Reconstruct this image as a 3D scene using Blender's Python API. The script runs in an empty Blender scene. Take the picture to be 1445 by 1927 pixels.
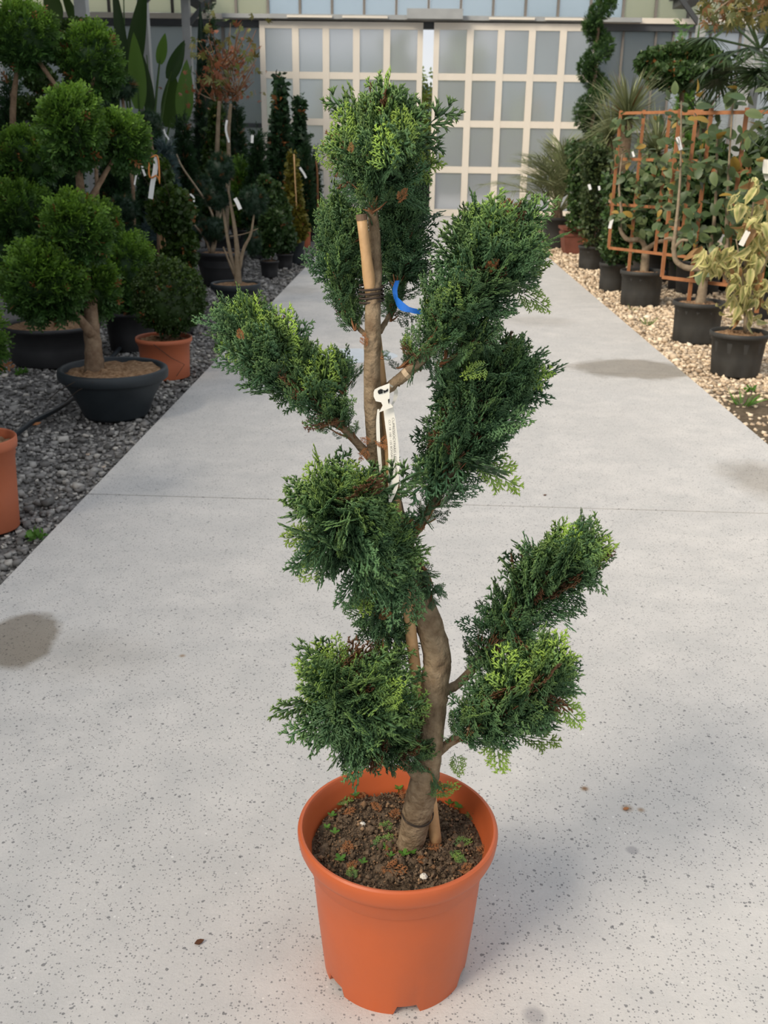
import bpy, math, random
import numpy as np
from mathutils import Matrix, Vector

# ------------------------------------------------------------------ camera
FPX, CX, CY, CAMH = 1850.0, 722.5, 963.5, 1.37
_dy = np.array([790 - CX, -(278 - CY), -FPX]); _dy /= np.linalg.norm(_dy)
_dn = np.array([650 - CX, -((67.5 * (650 - CX) + FPX * FPX) / 685.5), -FPX]); _dn /= np.linalg.norm(_dn)
_up = -_dn
ROT = np.stack([np.cross(_dy, _up), _dy, _up])          # camera to world
CAM = np.array([0, 0, CAMH])

scene = bpy.context.scene
COL = scene.collection
cam = bpy.data.cameras.new('camera')
cam.sensor_fit = 'HORIZONTAL'; cam.sensor_width = 36.0; cam.lens = FPX / 1445 * 36.0
cam.clip_start = 0.05; cam.clip_end = 500
cam.dof.use_dof = True; cam.dof.focus_distance = 1.48; cam.dof.aperture_fstop = 18
co = bpy.data.objects.new('camera', cam); COL.objects.link(co)
m4 = Matrix.Identity(4)
for i in range(3):
    for j in range(3): m4[i][j] = ROT[i, j]
m4[2][3] = CAMH
co.matrix_world = m4
scene.camera = co

# ------------------------------------------------------------------ world, sun, exposure
SKY_STRENGTH = 0.75
world = bpy.data.worlds.new('sky'); scene.world = world; world.use_nodes = True
wn = world.node_tree.nodes; wl = world.node_tree.links
bg = wn['Background']; bg.inputs['Strength'].default_value = SKY_STRENGTH
wtc = wn.new('ShaderNodeTexCoord'); wsep = wn.new('ShaderNodeSeparateXYZ')
wl.new(wtc.outputs['Generated'], wsep.inputs[0])
wr = wn.new('ShaderNodeValToRGB'); wl.new(wsep.outputs['Z'], wr.inputs[0])
wr.color_ramp.elements[0].position = 0.0; wr.color_ramp.elements[0].color = (0.80, 0.86, 0.93, 1)
wr.color_ramp.elements[1].position = 0.6; wr.color_ramp.elements[1].color = (0.72, 0.80, 0.92, 1)
wno = wn.new('ShaderNodeTexNoise'); wno.inputs['Scale'].default_value = 3.0; wno.inputs['Detail'].default_value = 5
wl.new(wtc.outputs['Generated'], wno.inputs['Vector'])
wcr = wn.new('ShaderNodeValToRGB'); wl.new(wno.outputs['Fac'], wcr.inputs[0])
wcr.color_ramp.elements[0].position = 0.42; wcr.color_ramp.elements[1].position = 0.62
wmx = wn.new('ShaderNodeMix'); wmx.data_type = 'RGBA'
wl.new(wcr.outputs['Color'], wmx.inputs['Factor']); wl.new(wr.outputs['Color'], wmx.inputs['A'])
wmx.inputs['B'].default_value = (0.98, 0.97, 0.95, 1)
wl.new(wmx.outputs['Result'], bg.inputs['Color'])

sun = bpy.data.lights.new('sun', 'SUN'); sun.energy = 3.5; sun.angle = math.radians(28); sun.color = (1.0, 0.89, 0.74)
so = bpy.data.objects.new('sun', sun); COL.objects.link(so)
so.rotation_euler = Vector((0.62, 0.50, -0.62)).to_track_quat('-Z', 'Y').to_euler()

scene.view_settings.view_transform = 'Standard'; scene.view_settings.look = 'None'
scene.view_settings.gamma = 1.0; scene.view_settings.use_curve_mapping = False
scene.view_settings.exposure = 0.30
try:
    scene.cycles.use_denoising = True
    scene.cycles.max_bounces = 6; scene.cycles.diffuse_bounces = 3; scene.cycles.glossy_bounces = 3; scene.cycles.transmission_bounces = 5; scene.cycles.transparent_max_bounces = 4
    scene.cycles.adaptive_threshold = 0.04
    scene.cycles.caustics_reflective = False; scene.cycles.caustics_refractive = False
except Exception: pass

# ------------------------------------------------------------------ helpers
rng = np.random.default_rng(7); random.seed(7)
UP = np.array([0, 0, 1.0])
def _ray(px, py): return ROT @ np.array([px - CX, -(py - CY), -FPX])
def G(px, py, z=0.0):                       # point of the ground seen at a pixel of the photograph
    d = _ray(px, py); return CAM + d * ((z - CAMH) / d[2])
def P(px, py, Y):                           # point at world distance Y
    d = _ray(px, py); return CAM + d * (Y / d[1])
def ppm(p): return FPX / -(ROT.T @ (np.asarray(p, float) - CAM))[2]   # pixels per metre there
def norm(v): return v / np.maximum(np.linalg.norm(v, axis=-1, keepdims=True), 1e-9)

def tag(o, label=None, cat=None, group=None, kind=None):
    if label: o['label'] = label
    if cat: o['category'] = cat
    if group: o['group'] = group
    if kind: o['kind'] = kind
    return o
def thing(name, label, cat, loc, group=None):
    o = bpy.data.objects.new(name, None); o.empty_display_size = 0.05; COL.objects.link(o)
    o.location = Vector([float(v) for v in loc]); return tag(o, label, cat, group)
def origin(parent):
    l = np.zeros(3)
    while parent is not None: l += np.array(parent.location); parent = parent.parent
    return l
def link(name, me, mat, parent=None, loc=None):
    o = bpy.data.objects.new(name, me); COL.objects.link(o)
    if mat is not None and not me.materials: me.materials.append(mat)
    if parent is not None: o.parent = parent
    if loc is not None: o.location = Vector([float(v) for v in loc])
    return o

class MB:                                   # collects polygons in world coordinates
    def __init__(s): s.v = []; s.f = []; s.n = 0; s.c = []
    def add(s, V, F, c=None):
        V = np.asarray(V, float); s.v.append(V); s.f += [tuple(int(i) + s.n for i in f) for f in F]; s.n += len(V)
        s.c.append(np.tile(np.array([0, .5, 0, 1.]) if c is None else np.array(c, float), (len(V), 1)) if (c is None or np.ndim(c) == 1) else np.asarray(c, float))
        return s
    def box(s, a, b):
        x0, y0, z0 = a; x1, y1, z1 = b
        return s.add([(x0,y0,z0),(x1,y0,z0),(x1,y1,z0),(x0,y1,z0),(x0,y0,z1),(x1,y0,z1),(x1,y1,z1),(x0,y1,z1)],
              [(0,3,2,1),(4,5,6,7),(0,1,5,4),(1,2,6,5),(2,3,7,6),(3,0,4,7)])
    def bar(s, a, b, w, d, upv=UP):         # rectangular bar from a to b
        a = np.asarray(a, float); b = np.asarray(b, float); x = norm(b - a); u = np.asarray(upv, float)
        if abs(x @ u) > .95: u = np.array([0, 1., 0])
        y = norm(np.cross(u, x)); z = np.cross(x, y); V = []
        for p in (a, b):
            for sy, sz in ((-1,-1),(1,-1),(1,1),(-1,1)): V.append(p + y * sy * w / 2 + z * sz * d / 2)
        return s.add(V, [(0,3,2,1),(4,5,6,7),(0,1,5,4),(1,2,6,5),(2,3,7,6),(3,0,4,7)])
    def tube(s, pts, rad, seg=8, wob=0, cap=True, c=None):
        pts = np.asarray(pts, float); k = len(pts); rad = np.broadcast_to(np.asarray(rad, float), (k,))
        t = norm(np.gradient(pts, axis=0)); ref = np.array([0.13, -0.9, 0.3])
        V = []
        for i in range(k):
            y = norm(np.cross(t[i], ref)); z = np.cross(t[i], y)
            for j in range(seg):
                a = 2 * math.pi * j / seg; r = rad[i] * (1 + (rng.normal() * wob if wob else 0))
                V.append(pts[i] + (y * math.cos(a) + z * math.sin(a)) * r)
        F = [(i*seg+j, i*seg+(j+1)%seg, (i+1)*seg+(j+1)%seg, (i+1)*seg+j) for i in range(k-1) for j in range(seg)]
        if cap: F += [tuple(range(seg))[::-1], tuple((k-1)*seg + j for j in range(seg))]
        return s.add(V, F, c)
    def lathe(s, prof, seg=48, cen=(0,0,0), zmod=None, rmod=None):
        k = len(prof); V = []
        for i, (r, z) in enumerate(prof):
            for j in range(seg):
                a = 2 * math.pi * j / seg
                zz = z + (zmod(i, a) if zmod else 0); rr = r * (1 + (rmod(i, a) if rmod else 0))
                V.append((cen[0] + rr * math.cos(a), cen[1] + rr * math.sin(a), cen[2] + zz))
        F = [(i*seg+j, i*seg+(j+1)%seg, (i+1)*seg+(j+1)%seg, (i+1)*seg+j) for i in range(k-1) for j in range(seg)]
        return s.add(V, F)
    def prism(s, poly, n, th):              # flat polygon with thickness along n
        poly = np.asarray(poly, float); n = norm(np.asarray(n, float)); k = len(poly)
        return s.add(np.vstack([poly + n*th/2, poly - n*th/2]),
              [tuple(range(k)), tuple(range(2*k-1, k-1, -1))] + [(i, k+i, k+(i+1)%k, (i+1)%k) for i in range(k)])
    def build(s, name, mat, parent=None, smooth=False, color=False, base=None):
        V = np.vstack(s.v); o0 = origin(parent) if parent is not None else np.zeros(3)
        loc = None
        if parent is None:
            b = np.array([(V[:,0].min()+V[:,0].max())/2, (V[:,1].min()+V[:,1].max())/2, V[:,2].min()]); loc = b; o0 = b
        me = bpy.data.meshes.new(name); me.from_pydata((V - o0).tolist(), [], s.f)
        if color: setcol(me, np.vstack(s.c))
        if smooth: me.shade_smooth()
        me.update(); return link(name, me, mat, parent, loc)
def setcol(me, C):
    at = me.color_attributes.new('Col', 'FLOAT_COLOR', 'POINT'); at.data.foreach_set('color', np.ascontiguousarray(C, np.float32).ravel())
def tri_obj(name, V, T, C, mat, parent=None, smooth=False, stuff=False):
    o0 = origin(parent) if parent is not None else np.array([(V[:,0].min()+V[:,0].max())/2, (V[:,1].min()+V[:,1].max())/2, V[:,2].min()])
    me = bpy.data.meshes.new(name); n, m = len(V), len(T)
    me.vertices.add(n); me.vertices.foreach_set('co', np.ascontiguousarray(V - o0, np.float32).ravel())
    me.loops.add(3*m); me.loops.foreach_set('vertex_index', np.ascontiguousarray(T, np.int32).ravel())
    me.polygons.add(m); me.polygons.foreach_set('loop_start', np.arange(0, 3*m, 3, dtype=np.int32))
    me.polygons.foreach_set('loop_total', np.full(m, 3, np.int32))
    if smooth: me.polygons.foreach_set('use_smooth', np.ones(m, bool))
    if C is not None: setcol(me, C)
    me.update(calc_edges=True)
    o = link(name, me, mat, parent, None if parent is not None else o0)
    if stuff: o['kind'] = 'stuff'
    return o
def spline(pts, n):                          # Catmull-Rom through points (any columns)
    p = np.asarray(pts, float); p = np.vstack([2*p[0]-p[1], p, 2*p[-1]-p[-2]]); out = []
    k = len(p) - 3
    for u in np.linspace(0, k - 1e-6, n):
        i = int(u); t = u - i; a, b, c, d = p[i:i+4]
        out.append(.5*((2*b) + (-a+c)*t + (2*a-5*b+4*c-d)*t*t + (-a+3*b-3*c+d)*t**3))
    return np.array(out)

# ------------------------------------------------------------------ materials
MATS = {}
def mat(name, color=(.5,.5,.5), rough=.6, spec=.4, metal=0, noise=None, bump=None, col2=None):
    """principled; noise=(scale, amount) varies the colour towards col2; bump=(scale, strength)"""
    m = bpy.data.materials.new(name); m.use_nodes = True; N = m.node_tree.nodes; L = m.node_tree.links
    b = N['Principled BSDF']; b.inputs['Base Color'].default_value = (*color, 1); b.inputs['Roughness'].default_value = rough
    b.inputs['Specular IOR Level'].default_value = spec; b.inputs['Metallic'].default_value = metal
    if noise or bump:
        tc = N.new('ShaderNodeTexCoord')
    if noise:
        t = N.new('ShaderNodeTexNoise'); t.inputs['Scale'].default_value = noise[0]; t.inputs['Detail'].default_value = 6
        L.new(tc.outputs['Object'], t.inputs['Vector'])
        r = N.new('ShaderNodeValToRGB'); r.color_ramp.elements[0].position = .5 - noise[1]; r.color_ramp.elements[1].position = .5 + noise[1]
        r.color_ramp.elements[0].color = (*color, 1); r.color_ramp.elements[1].color = (*(col2 or tuple(c*.6 for c in color)), 1)
        L.new(t.outputs['Fac'], r.inputs[0]); L.new(r.outputs[0], b.inputs['Base Color'])
    if bump:
        t2 = N.new('ShaderNodeTexNoise'); t2.inputs['Scale'].default_value = bump[0]; t2.inputs['Detail'].default_value = 5
        L.new(tc.outputs['Object'], t2.inputs['Vector'])
        bp = N.new('ShaderNodeBump'); bp.inputs['Strength'].default_value = bump[1]; bp.inputs['Distance'].default_value = .01
        L.new(t2.outputs['Fac'], bp.inputs['Height']); L.new(bp.outputs[0], b.inputs['Normal'])
    MATS[name] = m; return m
def leafmat(name, base, tip, dead=(.22,.09,.03), rough=.5, trans=.25, spec=.35, var=.35):
    """colour from attribute Col: r = young tip, g = individual variation, b = dead"""
    m = bpy.data.materials.new(name); m.use_nodes = True; N = m.node_tree.nodes; L = m.node_tree.links
    b = N['Principled BSDF']; b.inputs['Roughness'].default_value = rough; b.inputs['Specular IOR Level'].default_value = spec
    at = N.new('ShaderNodeAttribute'); at.attribute_name = 'Col'; sp = N.new('ShaderNodeSeparateColor'); L.new(at.outputs['Color'], sp.inputs[0])
    def mix(f, A, B):
        x = N.new('ShaderNodeMix'); x.data_type = 'RGBA'; L.new(f, x.inputs['Factor'])
        for k, v in (('A', A), ('B', B)):
            if isinstance(v, tuple): x.inputs[k].default_value = (*v, 1)
            else: L.new(v, x.inputs[k])
        return x.outputs['Result']
    c = mix(sp.outputs[0], base, tip); c = mix(sp.outputs[2], c, dead)
    hv = N.new('ShaderNodeHueSaturation'); L.new(c, hv.inputs['Color'])
    mr = N.new('ShaderNodeMapRange'); L.new(sp.outputs[1], mr.inputs[0]); mr.inputs[3].default_value = 1 - var; mr.inputs[4].default_value = 1 + var
    L.new(mr.outputs[0], hv.inputs['Value']); L.new(hv.outputs[0], b.inputs['Base Color'])
    if trans > 0:
        tr = N.new('ShaderNodeBsdfTranslucent'); L.new(hv.outputs[0], tr.inputs[0]); mx = N.new('ShaderNodeMixShader'); mx.inputs[0].default_value = trans
        L.new(b.outputs[0], mx.inputs[1]); L.new(tr.outputs[0], mx.inputs[2]); L.new(mx.outputs[0], N['Material Output'].inputs[0])
    MATS[name] = m; return m

M_hero = leafmat('cypress_foliage', (.100,.215,.105), (.46,.66,.11), dead=(.20,.095,.045), rough=.42, trans=.34, spec=.45)
M_thuja = leafmat('thuja_foliage', (.022,.066,.014), (.18,.34,.028), rough=.55)
M_thuja2 = leafmat('dark_conifer_foliage', (.011,.034,.014), (.030,.075,.022), rough=.55)
M_spiral = leafmat('clipped_cypress', (.018,.050,.014), (.065,.14,.022), rough=.6)
M_box = leafmat('boxwood_leaves', (.024,.055,.010), (.070,.12,.016), rough=.45)
M_blue = leafmat('blue_spruce_needles', (.040,.075,.075), (.09,.14,.14))
M_yel = leafmat('golden_leaves', (.09,.10,.016), (.30,.24,.03))
M_pine = leafmat('pine_needles', (.014,.040,.020), (.035,.08,.03))
M_broad = leafmat('broad_leaves', (.028,.065,.018), (.10,.16,.045), rough=.4)
M_ivy = leafmat('climber_leaves', (.035,.062,.022), (.12,.15,.05), rough=.5)
M_palm = leafmat('palm_blades', (.14,.17,.075), (.30,.31,.16), rough=.5)
M_palmd = leafmat('dark_palm_blades', (.020,.042,.018), (.06,.10,.03), rough=.45)
M_esp = leafmat('espalier_leaves', (.034,.066,.026), (.135,.175,.070), dead=(.38,.25,.05), rough=.45, trans=.2)
M_varieg = leafmat('variegated_leaves', (.13,.19,.035), (.66,.58,.27), dead=(.30,.17,.07), rough=.5, trans=.3, var=.25)
M_maple = leafmat('maple_leaves', (.09,.13,.03), (.22,.15,.04), dead=(.24,.085,.04))
M_banana = leafmat('paddle_leaves', (.035,.075,.022), (.09,.17,.03), rough=.35, trans=.35)
M_oak = leafmat('autumn_leaves', (.075,.095,.025), (.21,.17,.05), dead=(.22,.11,.045))
M_grass = leafmat('grass_blades', (.06,.15,.02), (.14,.30,.04))
M_seed = leafmat('seedling_leaves', (.06,.16,.02), (.12,.26,.035))
M_hedge = leafmat('hedge_foliage', (.10,.17,.03), (.25,.30,.06))

M_bark = mat('cypress_bark', (.155,.105,.062), .85, .2, noise=(55, .2), col2=(.31,.235,.15), bump=(70, .9))
M_bark2 = mat('thuja_bark', (.13,.085,.055), .9, .1, noise=(30, .2), col2=(.23,.165,.11), bump=(40, .7))
M_barkg = mat('pale_bark', (.20,.155,.105), .9, .1, noise=(25, .2), col2=(.30,.24,.17), bump=(40, .5))
M_twig = mat('brown_twigs', (.17,.072,.035), .8, .2, noise=(40, .2), col2=(.27,.13,.06))
M_cane = mat('bamboo_cane', (.60,.38,.19), .55, .4, noise=(14, .22), col2=(.42,.25,.12), bump=(60, .25))
M_node = mat('bamboo_node', (.17,.11,.07), .7, .3)
M_cut = mat('cut_wood', (.55,.42,.28), .7, .2)
M_terra = mat('terracotta_plastic', (.54,.112,.030), .42, .4, noise=(9, .3), col2=(.46,.105,.036), bump=(30, .05))
M_terra2 = mat('faded_terracotta_plastic', (.47,.13,.055), .55, .35, noise=(8, .3), col2=(.40,.12,.06))
M_brownpot = mat('brown_clay_pot', (.21,.075,.05), .7, .3, noise=(10, .3))
M_black = mat('black_plastic', (.018,.018,.020), .5, .4, noise=(10, .25), col2=(.032,.032,.034))
M_blackr = mat('dusty_black_plastic', (.026,.026,.025), .6, .35, noise=(9, .25), col2=(.045,.044,.040))
M_slate = mat('slate_grey_plastic', (.013,.018,.022), .55, .35, noise=(9, .25), col2=(.024,.031,.037))
M_soil = mat('dark_soil', (.085,.058,.038), .95, .1, noise=(60, .15), col2=(.19,.135,.09), bump=(120, 1.0))
M_soil2 = mat('bark_mulch', (.17,.095,.05), .95, .1, noise=(45, .15), col2=(.34,.22,.13), bump=(60, 1.0))
M_wood = mat('orange_stained_wood', (.37,.16,.07), .6, .3, noise=(20, .25), col2=(.27,.11,.045))
M_tagw = mat('white_tag_plastic', (.82,.79,.70), .45, .4)
M_tagb = mat('bright_tag_plastic', (.85,.86,.86), .45, .4)
M_tago = mat('orange_tag_plastic', (.60,.22,.05), .5, .4)
M_ink = mat('black_ink', (.02,.02,.02), .6, .2)
M_ribbon = mat('blue_ribbon', (.02,.16,.62), .35, .5)
M_wire = mat('dark_tie', (.05,.038,.03), .7, .2)
M_alu = mat('white_frame_paint', (.72,.66,.57), .45, .4, noise=(2, .3), col2=(.66,.61,.53))
M_steel = mat('galvanised_steel', (.36,.37,.37), .5, .4, noise=(5, .3), col2=(.28,.29,.29))
M_dsteel = mat('dark_steel', (.06,.065,.07), .55, .4)
M_mull = mat('brown_grey_mullion', (.17,.155,.14), .6, .3)
M_dryfrond = mat('dry_frond', (.34,.15,.065), .85, .1)
M_dryleaf = mat('dry_leaf', (.10,.045,.025), .85, .1)
M_hose = mat('black_hose', (.02,.025,.03), .45, .4)
M_blocker = mat('light_blocker', (.16,.17,.17), .9, .1)  # for the unseen screen and wall added on the left
M_hill = mat('wooded_hill', (.10,.15,.17), .95, .1, noise=(.15, .25), col2=(.07,.115,.12))
M_bluish = mat('pale_bluish_film', (.60,.66,.72), .28, .5, noise=(14, .2), col2=(.50,.55,.60))  # pale bluish base colour with slight mottling
M_bedS = mat('damp_soil', (.085,.062,.04), .95, .1, noise=(25, .2), col2=(.16,.125,.085), bump=(80, 1))
M_pebble = mat('white_pebble', (.7,.66,.58), .7, .3)

def glassmat(name, color, rough, trl=.35, ior=1.12, streak=True):
    m = bpy.data.materials.new(name); m.use_nodes = True; N = m.node_tree.nodes; L = m.node_tree.links
    b = N['Principled BSDF']; b.inputs['Base Color'].default_value = (*color, 1); b.inputs['Roughness'].default_value = rough
    b.inputs['Transmission Weight'].default_value = 1.0; b.inputs['IOR'].default_value = ior
    tr = N.new('ShaderNodeBsdfTranslucent'); tr.inputs[0].default_value = (*color, 1)
    df = N.new('ShaderNodeBsdfDiffuse'); df.inputs[0].default_value = (*[c*.85 for c in color], 1)
    m1 = N.new('ShaderNodeMixShader'); m1.inputs[0].default_value = .22; L.new(tr.outputs[0], m1.inputs[1]); L.new(df.outputs[0], m1.inputs[2])
    mx = N.new('ShaderNodeMixShader'); mx.inputs[0].default_value = trl
    L.new(b.outputs[0], mx.inputs[1]); L.new(m1.outputs[0], mx.inputs[2]); L.new(mx.outputs[0], N['Material Output'].inputs[0])
    MATS[name] = m; return m
M_pane = glassmat('frosted_door_pane', (.97,.98,.99), .28, .44)
M_pane2 = glassmat('grey_wall_sheet', (.42,.45,.46), .5, .6)
M_pane3b = glassmat('aged_yellow_glazing', (.80,.80,.62), .4, .5)
M_pane3 = glassmat('upper_glazing', (.80,.90,.95), .35, .35)
M_pane4 = glassmat('white_wall_sheet', (.92,.94,.97), .5, .5)

def concrete():
    m = bpy.data.materials.new('speckled_concrete'); m.use_nodes = True; N = m.node_tree.nodes; L = m.node_tree.links
    b = N['Principled BSDF']; b.inputs['Specular IOR Level'].default_value = .25
    tc = N.new('ShaderNodeNewGeometry'); pos = tc.outputs['Position']
    def noise(s, d=5, rgh=.55):
        t = N.new('ShaderNodeTexNoise'); t.inputs['Scale'].default_value = s; t.inputs['Detail'].default_value = d; t.inputs['Roughness'].default_value = rgh; L.new(pos, t.inputs['Vector']); return t.outputs['Fac']
    def ramp(f, stops):
        r = N.new('ShaderNodeValToRGB'); e = r.color_ramp.elements
        while len(e) < len(stops): e.new(.5)
        for k, (p, c) in enumerate(stops): e[k].position = p; e[k].color = (*c, 1) if isinstance(c, tuple) else (c, c, c, 1)
        L.new(f, r.inputs[0]); return r.outputs[0]
    def mix(f, A, B, mode='MIX'):
        x = N.new('ShaderNodeMix'); x.data_type = 'RGBA'; x.blend_type = mode
        for k, v in (('Factor', f), ('A', A), ('B', B)):
            if isinstance(v, tuple): x.inputs[k].default_value = (*v, 1)
            elif isinstance(v, (int, float)): x.inputs[k].default_value = v
            else: L.new(v, x.inputs[k])
        return x.outputs['Result']
    def math_(op, a, bb=None, c=None):
        x = N.new('ShaderNodeMath'); x.operation = op
        for k, v in enumerate((a, bb, c)):
            if v is None: continue
            if isinstance(v, (int, float)): x.inputs[k].default_value = v
            else: L.new(v, x.inputs[k])
        return x.outputs[0]
    c = ramp(noise(1.3, 6), [(.32, (.56,.54,.515)), (.68, (.64,.612,.578))])
    c = mix(ramp(noise(7, 6), [(.40, 0.), (.66, .8)]), c, (.51,.497,.477))
    c = mix(ramp(noise(160, 4, .7), [(.35, .38), (.65, 0.)]), c, (.45,.435,.415))
    c = mix(ramp(noise(.75, 4), [(.42, .0), (.66, .35)]), c, (.54,.53,.515))
    c = mix(ramp(noise(3.1, 5, .65), [(.52, .0), (.68, .5)]), c, (.66,.63,.595))
    # dark and pale aggregate
    def specks(scale, size, col, dens, amt):
        nonlocal c
        v = N.new('ShaderNodeTexVoronoi'); v.inputs['Scale'].default_value = scale; v.inputs['Randomness'].default_value = 1
        wv = N.new('ShaderNodeVectorMath'); wv.operation = 'ADD'; L.new(pos, wv.inputs[0])
        nt = N.new('ShaderNodeTexNoise'); nt.inputs['Scale'].default_value = scale*1.6; L.new(pos, nt.inputs['Vector'])
        sc = N.new('ShaderNodeVectorMath'); sc.operation = 'SCALE'; sc.inputs['Scale'].default_value = .55/scale; L.new(nt.outputs['Color'], sc.inputs[0]); L.new(sc.outputs[0], wv.inputs[1])
        L.new(wv.outputs[0], v.inputs['Vector'])
        sp = N.new('ShaderNodeSeparateColor'); L.new(v.outputs['Color'], sp.inputs[0])
        on = math_('LESS_THAN', sp.outputs[0], dens)
        near = math_('LESS_THAN', v.outputs['Distance'], math_('MULTIPLY', sp.outputs[1], size))
        c = mix(math_('MULTIPLY', math_('MULTIPLY', on, near), amt), c, col)
    specks(210, .50, (.15,.15,.155), .42, .70)
    specks(100, .42, (.12,.12,.125), .11, .72)
    specks(130, .34, (.88,.86,.82), .025, .45)
    # wet and rusty stains with a shape of their own (world metres)
    nx = noise(2.2, 5); ny = noise(9, 4)
    sep = N.new('ShaderNodeSeparateXYZ'); L.new(pos, sep.inputs[0])
    wet = None
    def stain(x, y, rx, ry, col, amt, soft=.25, wetness=False):
        nonlocal c, wet
        dx = math_('DIVIDE', math_('SUBTRACT', sep.outputs[0], x), rx); dy = math_('DIVIDE', math_('SUBTRACT', sep.outputs[1], y), ry)
        d = math_('SQRT', math_('ADD', math_('MULTIPLY', dx, dx), math_('MULTIPLY', dy, dy)))
        d = math_('ADD', d, math_('MULTIPLY', math_('SUBTRACT', nx, .5), 1.2)); d = math_('ADD', d, math_('MULTIPLY', math_('SUBTRACT', ny, .5), .5))
        f = N.new('ShaderNodeMapRange'); L.new(d, f.inputs[0]); f.inputs[1].default_value = 1 + soft; f.inputs[2].default_value = 1 - soft; f.inputs[3].default_value = 0; f.inputs[4].default_value = amt
        c = mix(f.outputs[0], c, col, 'MULTIPLY')
        if wetness: wet = f.outputs[0] if wet is None else math_('MAXIMUM', wet, f.outputs[0])
    for (px, py, wx, wy, amt, soft) in ((30, 1203, 75, 55, .95, .10), (1180, 694, 125, 17, .8, .15), (1440, 902, 75, 30, .6, .35), (640, 700, 260, 18, .25, .5), (1010, 604, 60, 9, .3, .4), (560, 545, 40, 8, .3, .4),
                                        (120, 1230, 150, 40, .25, .5)):
        g = G(px, py); rx = wx / ppm(g); ry = abs(G(px, py - wy)[1] - G(px, py + wy)[1]) / 2
        stain(g[0], g[1], rx, ry, (.50,.46,.40), amt, soft, amt > .7)
    for (px, py, s) in ((1180, 1521, .011), (1206, 1524, .007), (1100, 1484, .009), (343, 1234, .008), (1100, 1484, .006)):
        g = G(px, py); stain(g[0], g[1], s, s, (.52,.36,.22), .8, .6)
    for (px, py, s) in ((1190, 1600, .012), (1005, 1912, .02)):
        g = G(px, py); stain(g[0], g[1], s, s, (.60,.60,.63), .8, .3)
    L.new(c, b.inputs['Base Color'])
    rr = N.new('ShaderNodeMapRange'); L.new(wet, rr.inputs[0]); rr.inputs[3].default_value = .82; rr.inputs[4].default_value = .45; L.new(rr.outputs[0], b.inputs['Roughness'])
    bp = N.new('ShaderNodeBump'); bp.inputs['Strength'].default_value = .35; bp.inputs['Distance'].default_value = .004
    L.new(math_('ADD', noise(220, 4, .7), math_('MULTIPLY', noise(18, 4), 2.)), bp.inputs['Height']); L.new(bp.outputs[0], b.inputs['Normal'])
    return m
M_conc = concrete()

def stonemat(name, cols):
    m = bpy.data.materials.new(name); m.use_nodes = True; N = m.node_tree.nodes; L = m.node_tree.links
    b = N['Principled BSDF']; b.inputs['Roughness'].default_value = .75; b.inputs['Specular IOR Level'].default_value = .3
    at = N.new('ShaderNodeAttribute'); at.attribute_name = 'Col'; sp = N.new('ShaderNodeSeparateColor'); L.new(at.outputs['Color'], sp.inputs[0])
    r = N.new('ShaderNodeValToRGB'); e = r.color_ramp.elements
    while len(e) < len(cols): e.new(.5)
    for k, (p, c) in enumerate(cols): e[k].position = p; e[k].color = (*c, 1)
    L.new(sp.outputs[0], r.inputs[0]); L.new(r.outputs[0], b.inputs['Base Color']); return m
M_gravL = stonemat('grey_gravel', [(0, (.09,.087,.08)), (.4, (.22,.21,.20)), (.75, (.38,.365,.34)), (.95, (.62,.58,.52)), (1, (.40,.24,.13))])
M_gravR = stonemat('beige_gravel', [(0, (.32,.23,.15)), (.4, (.62,.49,.35)), (.8, (.82,.68,.50)), (1, (.93,.84,.69))])
M_bedL = mat('grey_grit', (.09,.087,.082), .95, .1, noise=(90, .2), col2=(.24,.23,.22), bump=(120, 1))
M_bedR = mat('beige_grit', (.36,.28,.20), .95, .1, noise=(70, .2), col2=(.60,.48,.35), bump=(120, 1))
M_out = mat('yard_gravel', (.48,.47,.46), .9, .2, noise=(3, .3), col2=(.56,.55,.53))

# ------------------------------------------------------------------ foliage templates (axis +x, flat in xy, normal z)
def tmpl(parts):
    """parts: list of (V, T, tip per vertex)"""
    V, T, C, n = [], [], [], 0
    for v, t, c in parts: V.append(v); T.append(np.array(t) + n); C.append(c); n += len(v)
    return np.vstack(V), np.vstack(T), np.concatenate(C)
def spindle(a, b, w, th, ca, cb):            # three-sided spindle, six triangles
    a = np.array(a, float); b = np.array(b, float); d = norm(b - a); s = np.array([-d[1], d[0], 0]); m = a + (b - a) * .55; z = np.array([0, 0, 1])
    return np.array([a, m + s*w, m - s*w, m + z*th, b]), [(0,1,3),(0,3,2),(0,2,1),(4,3,1),(4,2,3),(4,1,2)], np.array([ca, (ca+cb)/2, (ca+cb)/2, (ca+cb)/2, cb])
def sliver(a, b, w, th, ca, cb):             # elongated tetrahedron, four triangles
    a = np.array(a, float); b = np.array(b, float); d = norm(b - a); s = np.array([-d[1], d[0], 0])
    return np.array([a + s*w, a - s*w, (a*.6 + b*.4) + np.array([0,0,th]), b]), [(0,2,3),(2,1,3),(0,1,2),(1,0,3)], np.array([ca, ca, ca*.6+cb*.4, cb])
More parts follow.
